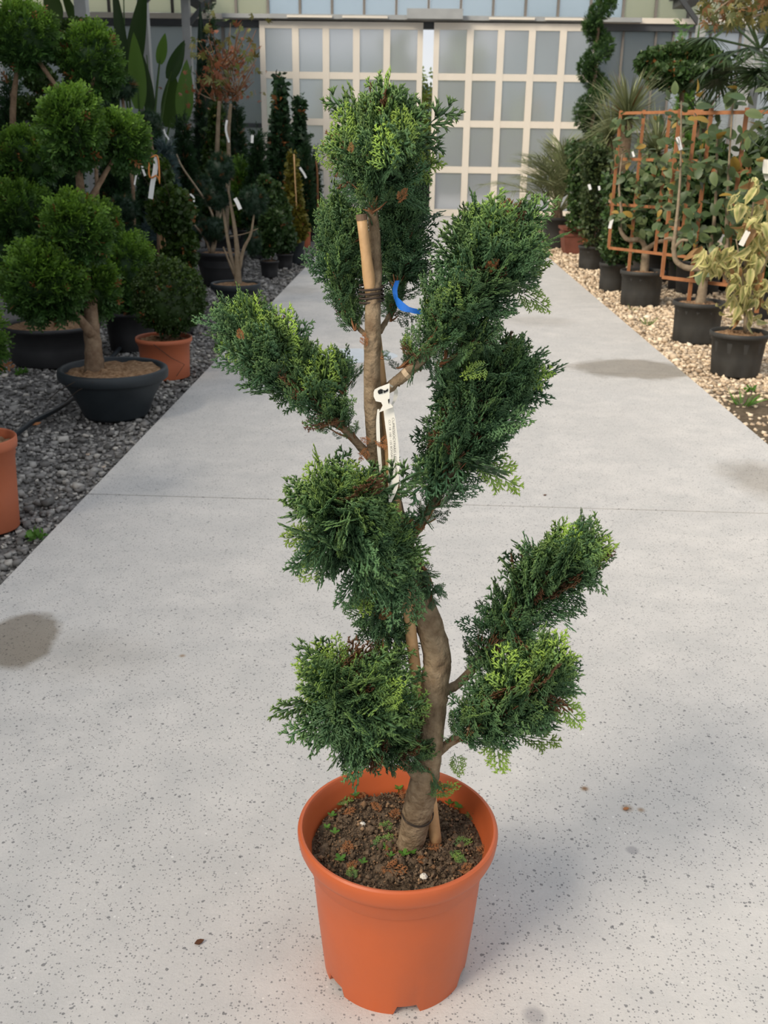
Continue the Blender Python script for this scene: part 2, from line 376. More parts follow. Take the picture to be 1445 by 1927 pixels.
def cypress(seed, w=.0225):                  # flat fan: axis, laterals, sub-twigs and their side twigs
    r = np.random.default_rng(seed); parts = []; nl = int(r.integers(9, 12)); ph = r.uniform(0, 6)
    def ax(t): return np.array([t, .07*math.sin(2.2*t + ph), -.10*t*t])
    ks = np.linspace(0, 1, 5)
    for i in range(4): parts.append(spindle(ax(max(0, ks[i]-.06)), ax(ks[i+1]), w, w*.8, ks[i]*.2, ks[i+1]*.5))
    for k in range(nl):
        t = .08 + .86*k/(nl-1); side = 1 if k % 2 else -1
        Ln = (.50*(1-t)**.75*min(1, .55 + t*2.2) + .10) * r.uniform(.78, 1.15); ang = math.radians(r.uniform(34, 50)) * side
        a = ax(t); dr = np.array([math.cos(ang), math.sin(ang), r.normal()*.10]); e = a + dr*Ln
        parts.append(spindle(a, e, w*.95, w*.8, .05 + t*.25, .35 + .6*t))
        ns = max(1, int(round(Ln/.062)))
        for q in range(ns):
            u = .16 + .74*(q + .3*r.random())/ns; sd = 1 if q % 2 else -1
            a2 = a + dr*Ln*u; an2 = ang + sd*math.radians(r.uniform(34, 48)); L2 = (.07 + .30*Ln*(1-u)) * r.uniform(.8, 1.2); d2 = np.array([math.cos(an2), math.sin(an2), r.normal()*.1])
            cc = .15 + .45*t + .2*u; parts.append(sliver(a2, a2 + d2*L2, w*.9, w*.8, cc*.6, min(1, cc + .25)))
            if L2 > .095:
                for sg in (1, -1):
                    an3 = an2 + sg*math.radians(40); a3 = a2 + d2*L2*(.38 if sg > 0 else .55); parts.append(sliver(a3, a3 + np.array([math.cos(an3), math.sin(an3), 0])*.055, w*.8, w*.7, cc, min(1, cc + .3)))
    return tmpl(parts)
def sprig(seed, nl=7, w=.07, spread=45, L0=.5):
    r = np.random.default_rng(seed); parts = []
    for k in range(nl):
        t = .1 + .8*k/(nl-1); side = 1 if k % 2 else -1; a = np.array([t, 0, 0.]); an = math.radians(r.uniform(spread-12, spread+12))*side
        L = L0*(1-t)+.16; e = a + np.array([math.cos(an), math.sin(an), r.normal()*.25])*L; m = (a+e)/2; s = np.array([-math.sin(an), math.cos(an), 0])*w
        parts.append((np.array([a, m+s, m-s+np.array([0,0,w*.6]), e]), [(0,1,2),(1,3,2)], np.array([.1, .4*t+.2, .4*t+.2, .5+.5*t])))
    parts.append((np.array([[0,0,0],[.5,w,0],[.5,-w,.03],[1.05,0,0]]), [(0,1,2),(1,3,2)], np.array([0,.3,.3,1.])))
    return tmpl(parts)
def needles(seed, n=16):
    r = np.random.default_rng(seed); parts = []
    for k in range(n):
        t = r.uniform(0, .8); d = norm(np.array([r.uniform(.5, 1), r.normal()*.5, r.normal()*.5])); a = np.array([t*.6,0,0]); e = a + d*.5; s = norm(np.cross(d, [.3,.2,1]))*.025
        parts.append((np.array([a+s, a-s, e]), [(0,1,2)], np.array([.1,.1,.8])))
    return tmpl(parts)
def leafy(seed, n=5, lw=.2, ll=.45):         # a short shoot with n oval leaves, four triangles each
    r = np.random.default_rng(seed); parts = []
    for k in range(n):
        t = k/n; an = r.uniform(0, 6.28); d = norm(np.array([.6, math.cos(an)*.8, math.sin(an)*.8])); a = np.array([t*.6, 0, 0])
        s = norm(np.cross(d, r.normal(size=3))); u = np.cross(d, s); L = ll*r.uniform(.8, 1.2); m = a + d*L*.5; tip = r.uniform(0, .8)
        parts.append((np.array([a, m+s*lw+u*.04, m-s*lw+u*.04, a+d*L, m-u*.02]), [(0,1,4),(1,3,4),(3,2,4),(2,0,4)], np.array([tip*.5, tip, tip, tip, tip*.6])))
    return tmpl(parts)
def blade(seg=5, w=.012, droop=.15):          # long narrow strip of unit length
    V, T, C = [], [], []
    for i in range(seg+1):
        t = i/seg; ww = w*(1-t**2.5)+.0005; z = -droop*t*t
        V += [(t, ww, z), (t, -ww, z)]; C += [t*.7, t*.7]
    for i in range(seg): a = 2*i; T += [(a, a+1, a+2), (a+1, a+3, a+2)]
    return np.array(V), np.array(T), np.array(C)
T_cyp = [cypress(i) for i in range(7)]
T_sprig = [sprig(i) for i in range(5)]
T_fine = [sprig(20+i, 9, .05, 38, .4) for i in range(4)]
T_needle = [needles(i) for i in range(4)]
T_box = [leafy(i, 6, .15, .40) for i in range(5)]
T_leaf = [leafy(30+i, 4, .22, .60) for i in range(5)]
T_blade = [blade(5, .012, .12), blade(5, .014, .30)]

def stamp(T, pos, D, N, s, grn, dead, tipmul=None, tp=1.0):
    V0, F0, c0 = T; n = len(pos); X = norm(D); Z = norm(N - (N*X).sum(1, keepdims=True)*X); Y = np.cross(Z, X)
    s = np.broadcast_to(np.asarray(s, float), (n,))
    R = np.stack([X, Y, Z], 2)*s[:, None, None]
    V = np.einsum('nij,kj->nki', R, V0) + pos[:, None, :]
    F = F0[None] + (np.arange(n)*len(V0))[:, None, None]
    C = np.ones((n, len(V0), 4)); tm = np.ones(n) if tipmul is None else tipmul
    C[:, :, 0] = np.clip(c0[None]**tp*tm[:, None], 0, 1); C[:, :, 1] = grn[:, None]; C[:, :, 2] = dead[:, None]
    return V.reshape(-1, 3), F.reshape(-1, 3), C.reshape(-1, 4)
def scatter(Ts, pos, D, N, s, dead_p=.02, tipmul=None, tp=1.0):
    n = len(pos); idx = rng.integers(0, len(Ts), n); grn = np.clip(rng.normal(.5, .22, n), 0, 1); dead = (rng.random(n) < dead_p)*1.0
    s = np.broadcast_to(np.asarray(s, float), (n,)); VV, FF, CC, o = [], [], [], 0
    for k in range(len(Ts)):
        q = idx == k
        if not q.any(): continue
        v, f, c = stamp(Ts[k], pos[q], D[q], N[q], s[q], grn[q], dead[q], None if tipmul is None else tipmul[q], tp)
        VV.append(v); FF.append(f + o); CC.append(c); o += len(v)
    return np.vstack(VV), np.vstack(FF), np.vstack(CC)
def sphere_dirs(n): return norm(rng.normal(size=(n, 3)))
_ico = None
def core_mesh(c, r, lump=.12):
    th = np.linspace(0, math.pi, 8); V = []
    for a in th:
        for k in range(12):
            b = 2*math.pi*k/12; V.append((math.sin(a)*math.cos(b), math.sin(a)*math.sin(b), math.cos(a)))
    V = np.array(V)*(1 + rng.normal(size=(96, 1))*lump*.5); T = []
    for i in range(7):
        for k in range(12):
            a = i*12+k; b = i*12+(k+1) % 12; T += [(a, a+12, b), (b, a+12, b+12)]
    C = np.zeros((96, 4)); C[:, 1] = .4; C[:, 3] = 1
    return V*r + c, np.array(T), C
def ellipsoid_foliage(name, cen, rad, Ts, size, n, matl, parent, core=.7, up=.35, dead_p=.02, jit=.4, stuff=True):
    cen = np.asarray(cen, float); rad = np.asarray(rad, float); u = sphere_dirs(n)
    lum = 1 + .07*np.sin(u[:, 0]*5 + cen[0]*9) * np.cos(u[:, 2]*6 + cen[2]*7)
    pos = cen + u*np.maximum(rad - size*.7, rad*.35)*lum[:, None]*rng.uniform(.82, 1.02, (n, 1))
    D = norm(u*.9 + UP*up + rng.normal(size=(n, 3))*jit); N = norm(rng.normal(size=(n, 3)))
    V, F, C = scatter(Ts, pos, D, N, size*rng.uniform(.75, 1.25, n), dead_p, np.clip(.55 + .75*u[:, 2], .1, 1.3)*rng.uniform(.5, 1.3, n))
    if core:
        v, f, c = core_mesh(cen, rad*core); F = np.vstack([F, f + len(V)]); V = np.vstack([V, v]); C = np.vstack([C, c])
    return tri_obj(name, V, F, C, matl, parent, stuff=stuff)
def cone_foliage(name, base, top, r, Ts, size, n, matl, parent, core=.72, power=.9, dead_p=.02, up=.7):
    base = np.asarray(base, float); top = np.asarray(top, float); t = 1 - np.sqrt(rng.random(n)*.98); a = rng.uniform(0, 6.283, n)
    prof = lambda t: r*np.minimum(1, ((1-t)**power)*1.05)*np.minimum(1, .55 + t*4)
    h = np.stack([np.cos(a), np.sin(a), np.zeros(n)], 1); lum = 1 + .10*np.sin(a*3 + t*14) + .06*np.sin(a*5 - t*23)
    pos = base + (top-base)*t[:, None] + h*(np.maximum(prof(t)*lum - size*.4, .01))[:, None]*rng.uniform(.8, 1.05, (n, 1))
    D = norm(h*.8 + UP*up + rng.normal(size=(n, 3))*.35); N = norm(rng.normal(size=(n, 3)))
    V, F, C = scatter(Ts, pos, D, N, size*rng.uniform(.75, 1.25, n), dead_p)
    if core:
        ks = np.linspace(0, 1, 8); b = MB(); b.lathe([(.001, 0)] + [(max(.004, float(prof(k))*core), float(k)*(top-base)[2]) for k in ks], 10, base)
        v = np.vstack(b.v); f = np.array([q for F4 in b.f for q in ((F4[0], F4[1], F4[2]), (F4[0], F4[2], F4[3]))]); c = np.zeros((len(v), 4)); c[:, 1] = .4; c[:, 3] = 1
        F = np.vstack([F, f + len(V)]); V = np.vstack([V, v]); C = np.vstack([C, c])
    return tri_obj(name, V, F, C, matl, parent, stuff=True)

# ------------------------------------------------------------------ pots
def pot_body(parent, c, rt, rb, h, matl, lip=None, seg=40, flutes=0, name='pot'):
    """tapered nursery pot with rolled rim; c = base centre"""
    lip = lip or rt*.10; b = MB(); lh = h*.12
    prof = [(.001, .006), (rb*.98, .006), (rb, 0), (rb*1.01, .004), (rt*.90*.5 + rb*.5, h*.4), (rt*.90, h*.80), (rt*.925, h*.805), (rt*.935, h - lh), (rt*.985, h - lh*.98), (rt, h - lh*.55), (rt*.995, h - lh*.1), (rt*.97, h), (rt*.935, h - lh*.15), (rt*.91, h - lh*.8), (rt*.86, h*.55)]
    b.lathe(prof, seg, c, rmod=(lambda i, a: .016*math.cos(a*flutes) if (flutes and i in (3, 4, 5)) else 0))
    return b.build(name, matl, parent, smooth=True)
def bowl_body(parent, c, rt, rb, h, matl, seg=48):
    b = MB(); rw = .085*rt/.3
    prof = [(.001, .005), (rb*.97, .005), (rb, 0), (rb*1.06, h*.06), (rb*.55 + rt*.42, h*.42), (rt*.88, h*.70), (rt*.91, h*.76), (rt*.955, h*.77), (rt*.99, h*.80), (rt, h*.90), (rt*.985, h*.975), (rt*.95, h), (rt*.90, h*.985), (rt*.87, h*.95), (rt*.84, h*.80)]
    b.lathe(prof, seg, c); return b.build('bowl', matl, parent, smooth=True)
def soil_disc(parent, c, r, z, matl, amp=.012, seg=28, rings=8, smooth=True):
    V = [(c[0], c[1], c[2]+z + amp)]; F = []
    for i in range(1, rings+1):
        for j in range(seg):
            a = 2*math.pi*j/seg; rr = r*i/rings
            V.append((c[0]+rr*math.cos(a), c[1]+rr*math.sin(a), c[2]+z + rng.normal()*amp*.5 + amp*(1-i/rings)))
    for j in range(seg): F.append((0, 1+j, 1+(j+1) % seg))
    for i in range(rings-1):
        for j in range(seg): a = 1+i*seg+j; b = 1+i*seg+(j+1) % seg; F.append((a, a+seg, b+seg, b))
    return MB().add(V, F).build('soil', matl, parent, smooth=smooth)
GZ = -.018                                    # gravel level
def pot_from_px(x0, x1, ytop, ybot):
    """base centre, rim radius and height of a round pot from its outline in the photograph"""
    xm = (x0+x1)/2; g = G(xm, ybot, GZ); r = (x1-x0)/2/ppm(g + np.array([0, .1, .2]))
    c = np.array([g[0] + .0, g[1] + r*.75, GZ]); h = P(xm, ytop, c[1] + r*.0)[2] - GZ     # ytop = centre of the rim ellipse
    return c, r, h

# ================================================================== STRUCTURE
XL, XR, YD = -1.352, 1.785, 21.74
fl = bpy.data.objects.new('floor', None); COL.objects.link(fl); fl['kind'] = 'structure'
fl['label'] = 'pale speckled concrete path of large slabs down the middle'
JY = [-2.0, 1.10, 3.80, 6.52, 9.3, 12.1, 14.9, 17.7, 21.9]
skew = [0, 0, -.02, -.15, 0, 0, 0, 0, 0]
for k in range(8):
    a, b = JY[k] + .004, JY[k+1] - .004
    if k == 1: continue                      # first visible slab runs to the camera
    if k == 0: a, b = JY[0], JY[2] - .004
    s0 = skew[k] if k else 0; s1 = skew[2] if k == 0 else skew[k+1]
    w0 = 0.004 if k in (0, 2) else 0
    V = [(XL, a-s0, -.12), (XR, a+s0, -.12), (XR, b+s1, -.12), (XL, b-s1, -.12)]
    V2 = [(x + (.006 if x < 0 else -.006), y, 0) for x, y, z in V]
    MB().add([*V, *V2], [(0,3,2,1),(4,5,6,7),(0,1,5,4),(1,2,6,5),(2,3,7,6),(3,0,4,7)]).build('slab', M_conc, fl)
tag(MB().box((XL+.01, -2, -.13), (XR-.01, 21.9, -.008)).build('slab_joint_bed', M_bedL, fl))
# gravel beds
gl = MB().box((-9, -2, -.2), (XL - .001, 21.9, -.034)).build('ground_left', M_bedL); tag(gl, 'grey gravel bed left of the concrete path', kind='structure')
tag(MB().box((XR + .001, -2, -.2), (10, 6.1, -.030)).build('ground_front', M_bedS), 'damp dark soil right of the path in the foreground', kind='structure')
gr = MB().box((XR + .001, 6.1, -.2), (10, 21.9, -.034)).build('ground_right', M_bedR); tag(gr, 'beige gravel bed right of the concrete path', kind='structure')
def stones(name, label, x0, x1, y0, y1, n, size, matl, dens=None):
    V0 = np.array([(-1,-1,-1),(1,-1,-1),(1,1,-1),(-1,1,-1),(-1,-1,1),(1,-1,1),(1,1,1),(-1,1,1)], float)*.5
    F0 = np.array([(0,2,1),(0,3,2),(4,5,6),(4,6,7),(0,1,5),(0,5,4),(1,2,6),(1,6,5),(2,3,7),(2,7,6),(3,0,4),(3,4,7)])
    t = rng.random(n); y = y0*(y1/y0)**t if y0 > 0 else rng.uniform(y0, y1, n)
    x = rng.uniform(x0, x1, n)
    if x0 > 0:
        kp = rng.random(n) < np.clip((y - 5.2 - .5*np.sin(x*7))/1.2, .10, 1); x, y = x[kp], y[kp]; n = len(x)
    s = size*rng.lognormal(0, .35, n)*(1 + .04*(y - y0))
    pos = np.stack([x, y, -.034 + s*rng.uniform(.10, .5, n)], 1)
    V = V0[None] * (s[:, None]*np.array([1, .75, .55]))[:, None, :] * rng.uniform(.55, 1.25, (n, 8, 3))
    q = norm(rng.normal(size=(n, 3))); D = norm(np.stack([rng.normal(size=n), rng.normal(size=n), rng.normal(size=n)*.25], 1)); Z = norm(UP + q*.35); Z = norm(Z - (Z*D).sum(1, keepdims=True)*D); Yv = np.cross(Z, D)
    V = np.einsum('nij,nkj->nki', np.stack([D, Yv, Z], 2), V) + pos[:, None]
    F = F0[None] + (np.arange(n)*8)[:, None, None]; C = np.ones((n, 8, 4)); C[:, :, 0] = np.clip(rng.beta(2, 2.4, n), 0, 1)[:, None]
    V = V.reshape(-1, 3); keep = V
    o = tri_obj(name, V, F.reshape(-1, 3), C.reshape(-1, 4), matl, stuff=True); return tag(o, label, 'gravel')
stones('grey_gravel_stones', 'loose dark grey gravel along the left of the path', -3.1, XL - .012, 2.4, 15, 24000, .0165, M_gravL)
stones('beige_gravel_stones', 'loose beige gravel along the right of the path', XR + .012, 3.3, 4.2, 19, 22000, .020, M_gravR)

# end wall of the greenhouse
wb = bpy.data.objects.new('wall_back', None); COL.objects.link(wb); wb['kind'] = 'structure'; wb.location = (0, YD + .2, 0)
YW = YD + .22
def panel(x0, x1, z0, z1, m, name='panel', y=YW): MB().box((x0, y, z0), (x1, y + .02, z1)).build(name, m, wb)
ZT = 3.74
xs = [-9, -7.9, -6.85, -5.8, -4.75, -4.05, -3.25]
for a, b in zip(xs[:-1], xs[1:]):
    panel(a + .03, b - .03, .05, 1.72, M_pane2); panel(a + .03, b - .03, 1.80, ZT - .12, M_pane2)
for x in xs: MB().box((x - .03, YW - .03, 0), (x + .03, YW + .05, ZT - .1)).build('mullion', M_mull, wb)
MB().box((-9, YW - .025, 1.72), (-3.25, YW + .04, 1.80)).build('rail', M_dsteel, wb)
xs2 = [3.45, 4.02, 4.67, 5.02, 5.35, 5.75, 6.35, 7.3, 8.4, 9.6]
for k, (a, b) in enumerate(zip(xs2[:-1], xs2[1:])):
    mm = M_pane2 if b < 5.1 else M_pane4
    panel(a + .02, b - .02, .05, 1.72, mm); panel(a + .02, b - .02, 1.80, ZT - .12, mm)
for x in xs2: MB().box((x - .022, YW - .03, 0), (x + .022, YW + .05, ZT - .1)).build('mullion', M_mull, wb)
MB().box((3.45, YW - .025, 1.72), (9.6, YW + .04, 1.80)).build('rail', M_steel, wb)
# header over the doors, sliding track and its cover box
MB().box((-9, YD + .08, ZT), (9.6, YW + .12, ZT + .10)).build('header_beam', M_alu, wb)
MB().box((-9, YD + .12, ZT - .13), (9.6, YW + .10, ZT - .004)).build('header_dark_board', M_dsteel, wb)  # dark steel board running below the header beam
MB().box((-4.0, YD - .10, ZT + .005), (4.3, YD + .075, ZT + .085)).build('door_track', M_steel, wb)
MB().box((-.32, YD - .24, ZT + .01), (.78, YD - .105, ZT + .19)).build('track_cover_box', M_steel, wb)
for k in range(4):
    x = (-2.7, -1.6, 1.3, 2.4)[k]; MB().box((x, YD - .13, ZT + .02), (x + .9, YD - .104, ZT + .06)).build('track_strip', M_alu, wb)
# glazing above the header
x = -9.57; k = 0
while x < 9.7:
    panel(x + .03, x + .615, ZT + .12, ZT + 1.7, M_pane3b if (x < -3.4 or x > 3.6) else M_pane3, 'upper_pane'); MB().box((x - .025, YW - .03, ZT + .1), (x + .025, YW + .05, ZT + 1.75)).build('upper_mullion', M_mull, wb); x += .645

def door(name, x0, x1, z0, z1, y, label):
    d = bpy.data.objects.new(name, None); COL.objects.link(d); d.location = ((x0+x1)/2, y, 0); d['kind'] = 'structure'; d['label'] = label
    W = x1 - x0; n = 5; sw = .135; edge = .11
    pitch = (W - 2*edge + sw*0) / n
    cx = [x0 + edge/2] + [x0 + edge + pitch*k for k in range(1, n)] + [x1 - edge/2]
    rows = [z0 + .0, z0 + .90, z0 + 1.79, z0 + 2.67, z1]; rh = .13
    for k, c in enumerate(cx):
        w = edge if k in (0, n) else sw
        MB().box((c - w/2, y - .03, z0), (c + w/2, y + .03, z1)).build('stile', M_alu, d)
    for k, r in enumerate(rows):
        lo, hi = (r, r + .14) if k == 0 else ((r - .13, r) if k == 4 else (r - rh/2 + .03, r + rh/2 + .03))
        MB().box((x0, y - .026, lo), (x1, y + .026, hi)).build('rail', M_alu, d)
    for k in range(n):
        for q in range(4):
            MB().box((cx[k], y - .006, rows[q] + .03), (cx[k+1], y + .006, rows[q+1] + .0)).build('pane', M_pane, d)
    return d
door('door_1', -3.28, .01, .02, ZT - .03, YD + .06, 'left sliding door of white framed frosted panes')
door('door_2', .225, 3.52, .02, ZT - .03, YD, 'right sliding door of white framed frosted panes')

# gutters, roof trusses and columns; an added unseen screen shades the left row
BAYS = (10.9, 14.0, 17.1, 20.2)
for k, (x, s, zg) in enumerate(((-4.4, 1, 3.92), (5.1, -1, 4.02))):
    sd = ('left', 'right')[k]
    g = MB().box((x - .16, -2.0, zg), (x + .16, YW, zg + .16)); g.box((x - .24, -2.0, zg + .14), (x + .24, YW, zg + .20)); tag(g.build('gutter_beam', M_dsteel), sd + ' dark steel gutter beam under the greenhouse roof', kind='structure')
    for q, y in enumerate(BAYS):
        p = MB().box((x - .075, y - .075, -.1), (x + .075, y + .075, zg + .01)).build('column', M_steel); tag(p, 'galvanised greenhouse column under the ' + sd + ' gutter, ' + ('nearest of four', 'second of four from the front', 'third of four from the front', 'the one by the end wall')[q], kind='structure')
    for q, y in enumerate((17.1, 20.2)):
        tr = MB(); tr.bar((x, y, zg + .1), (x + s*2.6, y, zg + 1.4), .06, .06); tr.bar((x, y, zg + .05), (x + s*4.7, y, zg + .45), .05, .05); tr.bar((x + s*1.3, y, zg + .16), (x + s*1.2, y, zg + .7), .03, .03); tr.bar((x + s*.4, y, zg + .07), (x + s*1.2, y, zg + .7), .03, .03)
        tr.bar((x, y, zg + .1), (x - s*2.6, y, zg + 1.4), .06, .06); tr.bar((x, y, zg - .5), (x + s*.5, y, zg + .05), .08, .08)
        tag(tr.build('roof_truss', M_dsteel), 'steel roof truss at the ' + sd + ' gutter, ' + ('one bay in front of the end wall', 'nearest the end wall')[q], kind='structure')
tag(MB().box((-13, -4, 4.35), (-4.42, YW, 4.37)).build('added_screen', M_blocker), 'unseen screen added over the left bay to shade it', kind='structure')  # out of view, added to keep sun and sky off the left row
tag(MB().box((-13.05, -4, -.2), (-13, YW, 4.37)).build('added_wall_left', M_blocker), 'unseen side wall added at the left bay to darken it', kind='structure')  # out of view, added to cut light coming from the left

# outside, seen through the gap and the frosted panes
tag(MB().box((-40, 21.91, -.2), (40, 90, -.04)).build('ground_outside', M_out), 'grey yard outside the greenhouse door', kind='structure')

# ================================================================== HERO: potted cypress in front
Y0 = 1.386
def HP(px, py, dy=0.0): return P(px, py, Y0 + dy)
pc = np.array([G(747, 1800)[0] - .004, Y0, 0.0])
hero = thing('potted_cypress', 'pruned cypress with tufted green pads in an orange pot on the concrete path', 'potted tree', pc)
# pot: lathed body with shallow flutes, two-step rim and notched foot
RT, PH = .1705, .292
def hero_pot():
    seg = 120; b = MB()
    notch = [math.radians(a) for a in (-80, -142, -20, 40, 100, 160)]
    def zm(i, a):
        if i in (1, 2):
            for n in notch:
                if abs((a - n + math.pi) % (2*math.pi) - math.pi) < .145: return .016
        return 0
    def rm(i, a): return .011*abs(math.cos(a*5 + .4))**.5*(.6 if i == 5 else 1) if i in (3, 4, 5) else 0
    prof = [(.001, .017), (.119, 0.0), (.1265, 0.0), (.1280, .022), (.1355, .10), (.1425, .180), (.1458, .2195), (.1460, .220), (.1497, .2215), (.1500, .222), (.1528, .250), (.1530, .2505), (.1610, .2525), (.1638, .2555),
            (.1680, .266), (.1700, .279), (.1703, .285), (.1690, .2895), (.1660, .292), (.1625, .2915), (.1598, .288), (.1565, .272), (.1490, .256), (.1440, .235), (.139, .20)]
    b.lathe(prof, seg, pc, zm, rm); o = b.build('pot', M_terra, hero, smooth=True); o.data.set_sharp_from_angle(angle=math.radians(32))
    return o
hero_pot()
SZ = .245
soil = soil_disc(hero, pc, .1475, SZ, M_soil, .007, 40, 14)
# crumbs of soil
n = 4200; a = rng.uniform(0, 6.283, n); r = .142*np.sqrt(rng.random(n)); pos = np.stack([pc[0]+r*np.cos(a), pc[1]+r*np.sin(a), np.full(n, SZ + .004) + .007*(1-r/.155)], 1)
def crumb_cloud(name, pos, size, matl, parent):
    n = len(pos); V0 = np.array([(1,0,0),(-1,0,0),(0,1,0),(0,-1,0),(0,0,1),(0,0,-1)], float); F0 = np.array([(0,2,4),(2,1,4),(1,3,4),(3,0,4),(2,0,5),(1,2,5),(3,1,5),(0,3,5)])
    V = V0[None]*(size*rng.lognormal(0, .5, n))[:, None, None]*rng.uniform(.5, 1.4, (n, 6, 3)) + pos[:, None]
    return tri_obj(name, V.reshape(-1, 3), (F0[None] + (np.arange(n)*6)[:, None, None]).reshape(-1, 3), None, matl, parent, stuff=True)
crumb_cloud('soil_crumb', pos, .0019, M_soil, soil)
q = rng.random(n) < .16; crumb_cloud('bark_crumb', pos[q] + [0, 0, .0015], .0017, M_soil2, soil)
# fallen dry fronds, seedlings, a pebble on the soil
def flat_frond(px, py, s, ang, matl, parent, name, T, z=SZ+.008):
    g = G(px, py, z); D = np.array([[math.cos(ang), math.sin(ang), .12]]); v, f, c = stamp(T, g[None], D, np.array([[.1, -.25, 1.]]), s, np.array([.5]), np.array([0.]))
    return tri_obj(name, v, f, c, matl, parent)
for (px, py, s, an) in ((712, 1530, .030, 1.9), (739, 1545, .034, 1.4), (655, 1610, .036, 1.7), (715, 1630, .045, -.3), (722, 1610, .03, .8), (860, 1640, .034, .2), (905, 1610, .03, 1.2), (750, 1510, .04, .9), (800, 1598, .03, .3), (690, 1500, .03, 2.6), (642, 1530, .026, .4), (655, 1640, .028, 1.2), (780, 1620, .024, .1)):
    flat_frond(px, py, s, an, M_dryfrond, soil, 'dry_frond', T_cyp[int(px) % 7])
for (px, py, s, an) in ((628, 1513, .036, .5), (690, 1592, .05, .4), (720, 1570, .035, 1.2), (850, 1588, .035, .3), (845, 1600, .028, -.8), (885, 1545, .03, 1.5), (670, 1655, .03, 2.), (880, 1625, .03, 2.4)):
    flat_frond(px, py, s, an, M_hero, soil, 'fallen_green_frond', T_cyp[int(px + 1) % 7])
def seedling(px, py, s):
    g = G(px, py, SZ + .006); b = MB(); m = MB()
    for k in range(4):
        an = k*1.57 + px; d = np.array([math.cos(an), math.sin(an), .45]); t = np.array([-math.sin(an), math.cos(an), 0])
        V = [g + UP*s*.6]; 
        for u, w in ((.3, .38), (.7, .52), (1.0, .40), (1.2, .02)):
            V += [g + UP*s*.6 + d*s*u + t*s*w*.8, g + UP*s*.6 + d*s*u - t*s*w*.8]
        b.add(V, [(0, 1, 2), (1, 3, 4, 2), (3, 5, 6, 4), (5, 7, 8, 6)], (rng.random()*.8, .5, 0, 1))
    b.tube([g - UP*.004, g + UP*s*.6], .0008, 4, c=(0, .5, 0, 1))
    return b.build('seedling', M_seed, soil, color=True)
for (px, py, s) in ((625, 1538, .011), (683, 1626, .012), (640, 1622, .011), (700, 1478, .013), (712, 1470, .010), (863, 1523, .011), (899, 1537, .015), (735, 1613, .010), (760, 1612, .011), (775, 1608, .009), (845, 1515, .009), (668, 1500, .010), (750, 1488, .011), (590+25, 1560, .009), (728, 1600, .011), (630, 1570, .009)):
    seedling(px, py, s*rng.uniform(.5, .9))
MB().lathe([(.001, 0), (.006, .001), (.007, .004), (.004, .008), (.001, .009)], 7, G(797, 1653, SZ + .004)).build('pebble', M_pebble, soil)
MB().lathe([(.001, 0), (.006, .001), (.006, .004), (.003, .007), (.001, .008)], 7, G(682, 1554, SZ + .004)).build('pebble', M_pebble, soil)

# trunk and branches
def hero_tube(name, pts, n, matl=None, wob=.035, seg=14, parent=hero):
    q = np.array([np.append(HP(px, py, dy), r) for px, py, dy, r in pts]); s = spline(q, n)
    return MB().tube(s[:, :3], np.maximum(s[:, 3], .001), seg, wob).build(name, matl or M_bark, parent, smooth=True)
trunk_pts = [(766, 1612, -.004, .0225), (777, 1568, -.006, .0235), (789, 1508, -.015, .0250), (801, 1450, -.03, .0225), (812, 1370, -.02, .021), (816, 1300, 0, .0225), (822, 1235, .01, .0225), (806, 1170, .015, .0215), (785, 1115, .02, .020),
             (762, 1050, .022, .0185), (745, 980, .02, .0165), (730, 920, .018, .015), (711, 865, .005, .0135), (703, 800, -.012, .012), (700, 720, -.022, .0118), (701, 640, -.022, .0115), (702, 570, -.008, .0105), (707, 500, .014, .0085), (704, 430, .016, .0075), (700, 370, .012, .006), (710, 290, .004, .0035)]
trunk = hero_tube('trunk', trunk_pts, 110, seg=18)
B_B = [(708, 752, -.012, .006), (740, 722, -.012, .0075), (765, 703, -.012, .008), (850, 620, -.015, .006), (930, 520, -.01, .003)]
B_C = [(706, 872, -.005, .007), (680, 842, -.008, .0065), (640, 800, -.01, .0055), (570, 748, -.01, .0045), (500, 695, -.005, .003), (450, 640, 0, .0018)]
B_D = [(752, 1062, .015, .009), (775, 1010, .015, .0085), (800, 972, .02, .0075), (860, 870, .035, .006), (930, 745, .05, .003)]
B_E = [(752, 1090, 0, .008), (700, 1040, -.03, .006), (645, 975, -.05, .003)]
B_F = [(818, 1322, .005, .008), (838, 1300, .012, .0085), (872, 1278, .025, .0075), (960, 1180, .04, .006), (1060, 1085, .06, .0025)]
B_G = [(815, 1425, -.015, .008), (850, 1395, -.02, .0075), (930, 1345, -.03, .0055), (1030, 1285, -.03, .0025)]
B_H = [(785, 1465, -.04, .008), (730, 1395, -.05, .0065), (670, 1350, -.055, .005), (650, 1290, -.05, .002)]
B_A2 = [(702, 640, 0, .004), (665, 600, .04, .003), (645, 480, .06, .002)]
B_A3 = [(715, 625, 0, .004), (740, 570, .05, .003), (752, 460, .07, .002)]
for bb in (B_B, B_C, B_D, B_E, B_F, B_G, B_H, B_A2, B_A3): hero_tube('branch', bb, 26, wob=.06, seg=10)
MB().tube(np.array([HP(762, 706, -.014), HP(769, 700, -.0145)]), .0082, 10).build('cut_stub', M_cut, hero, smooth=False)

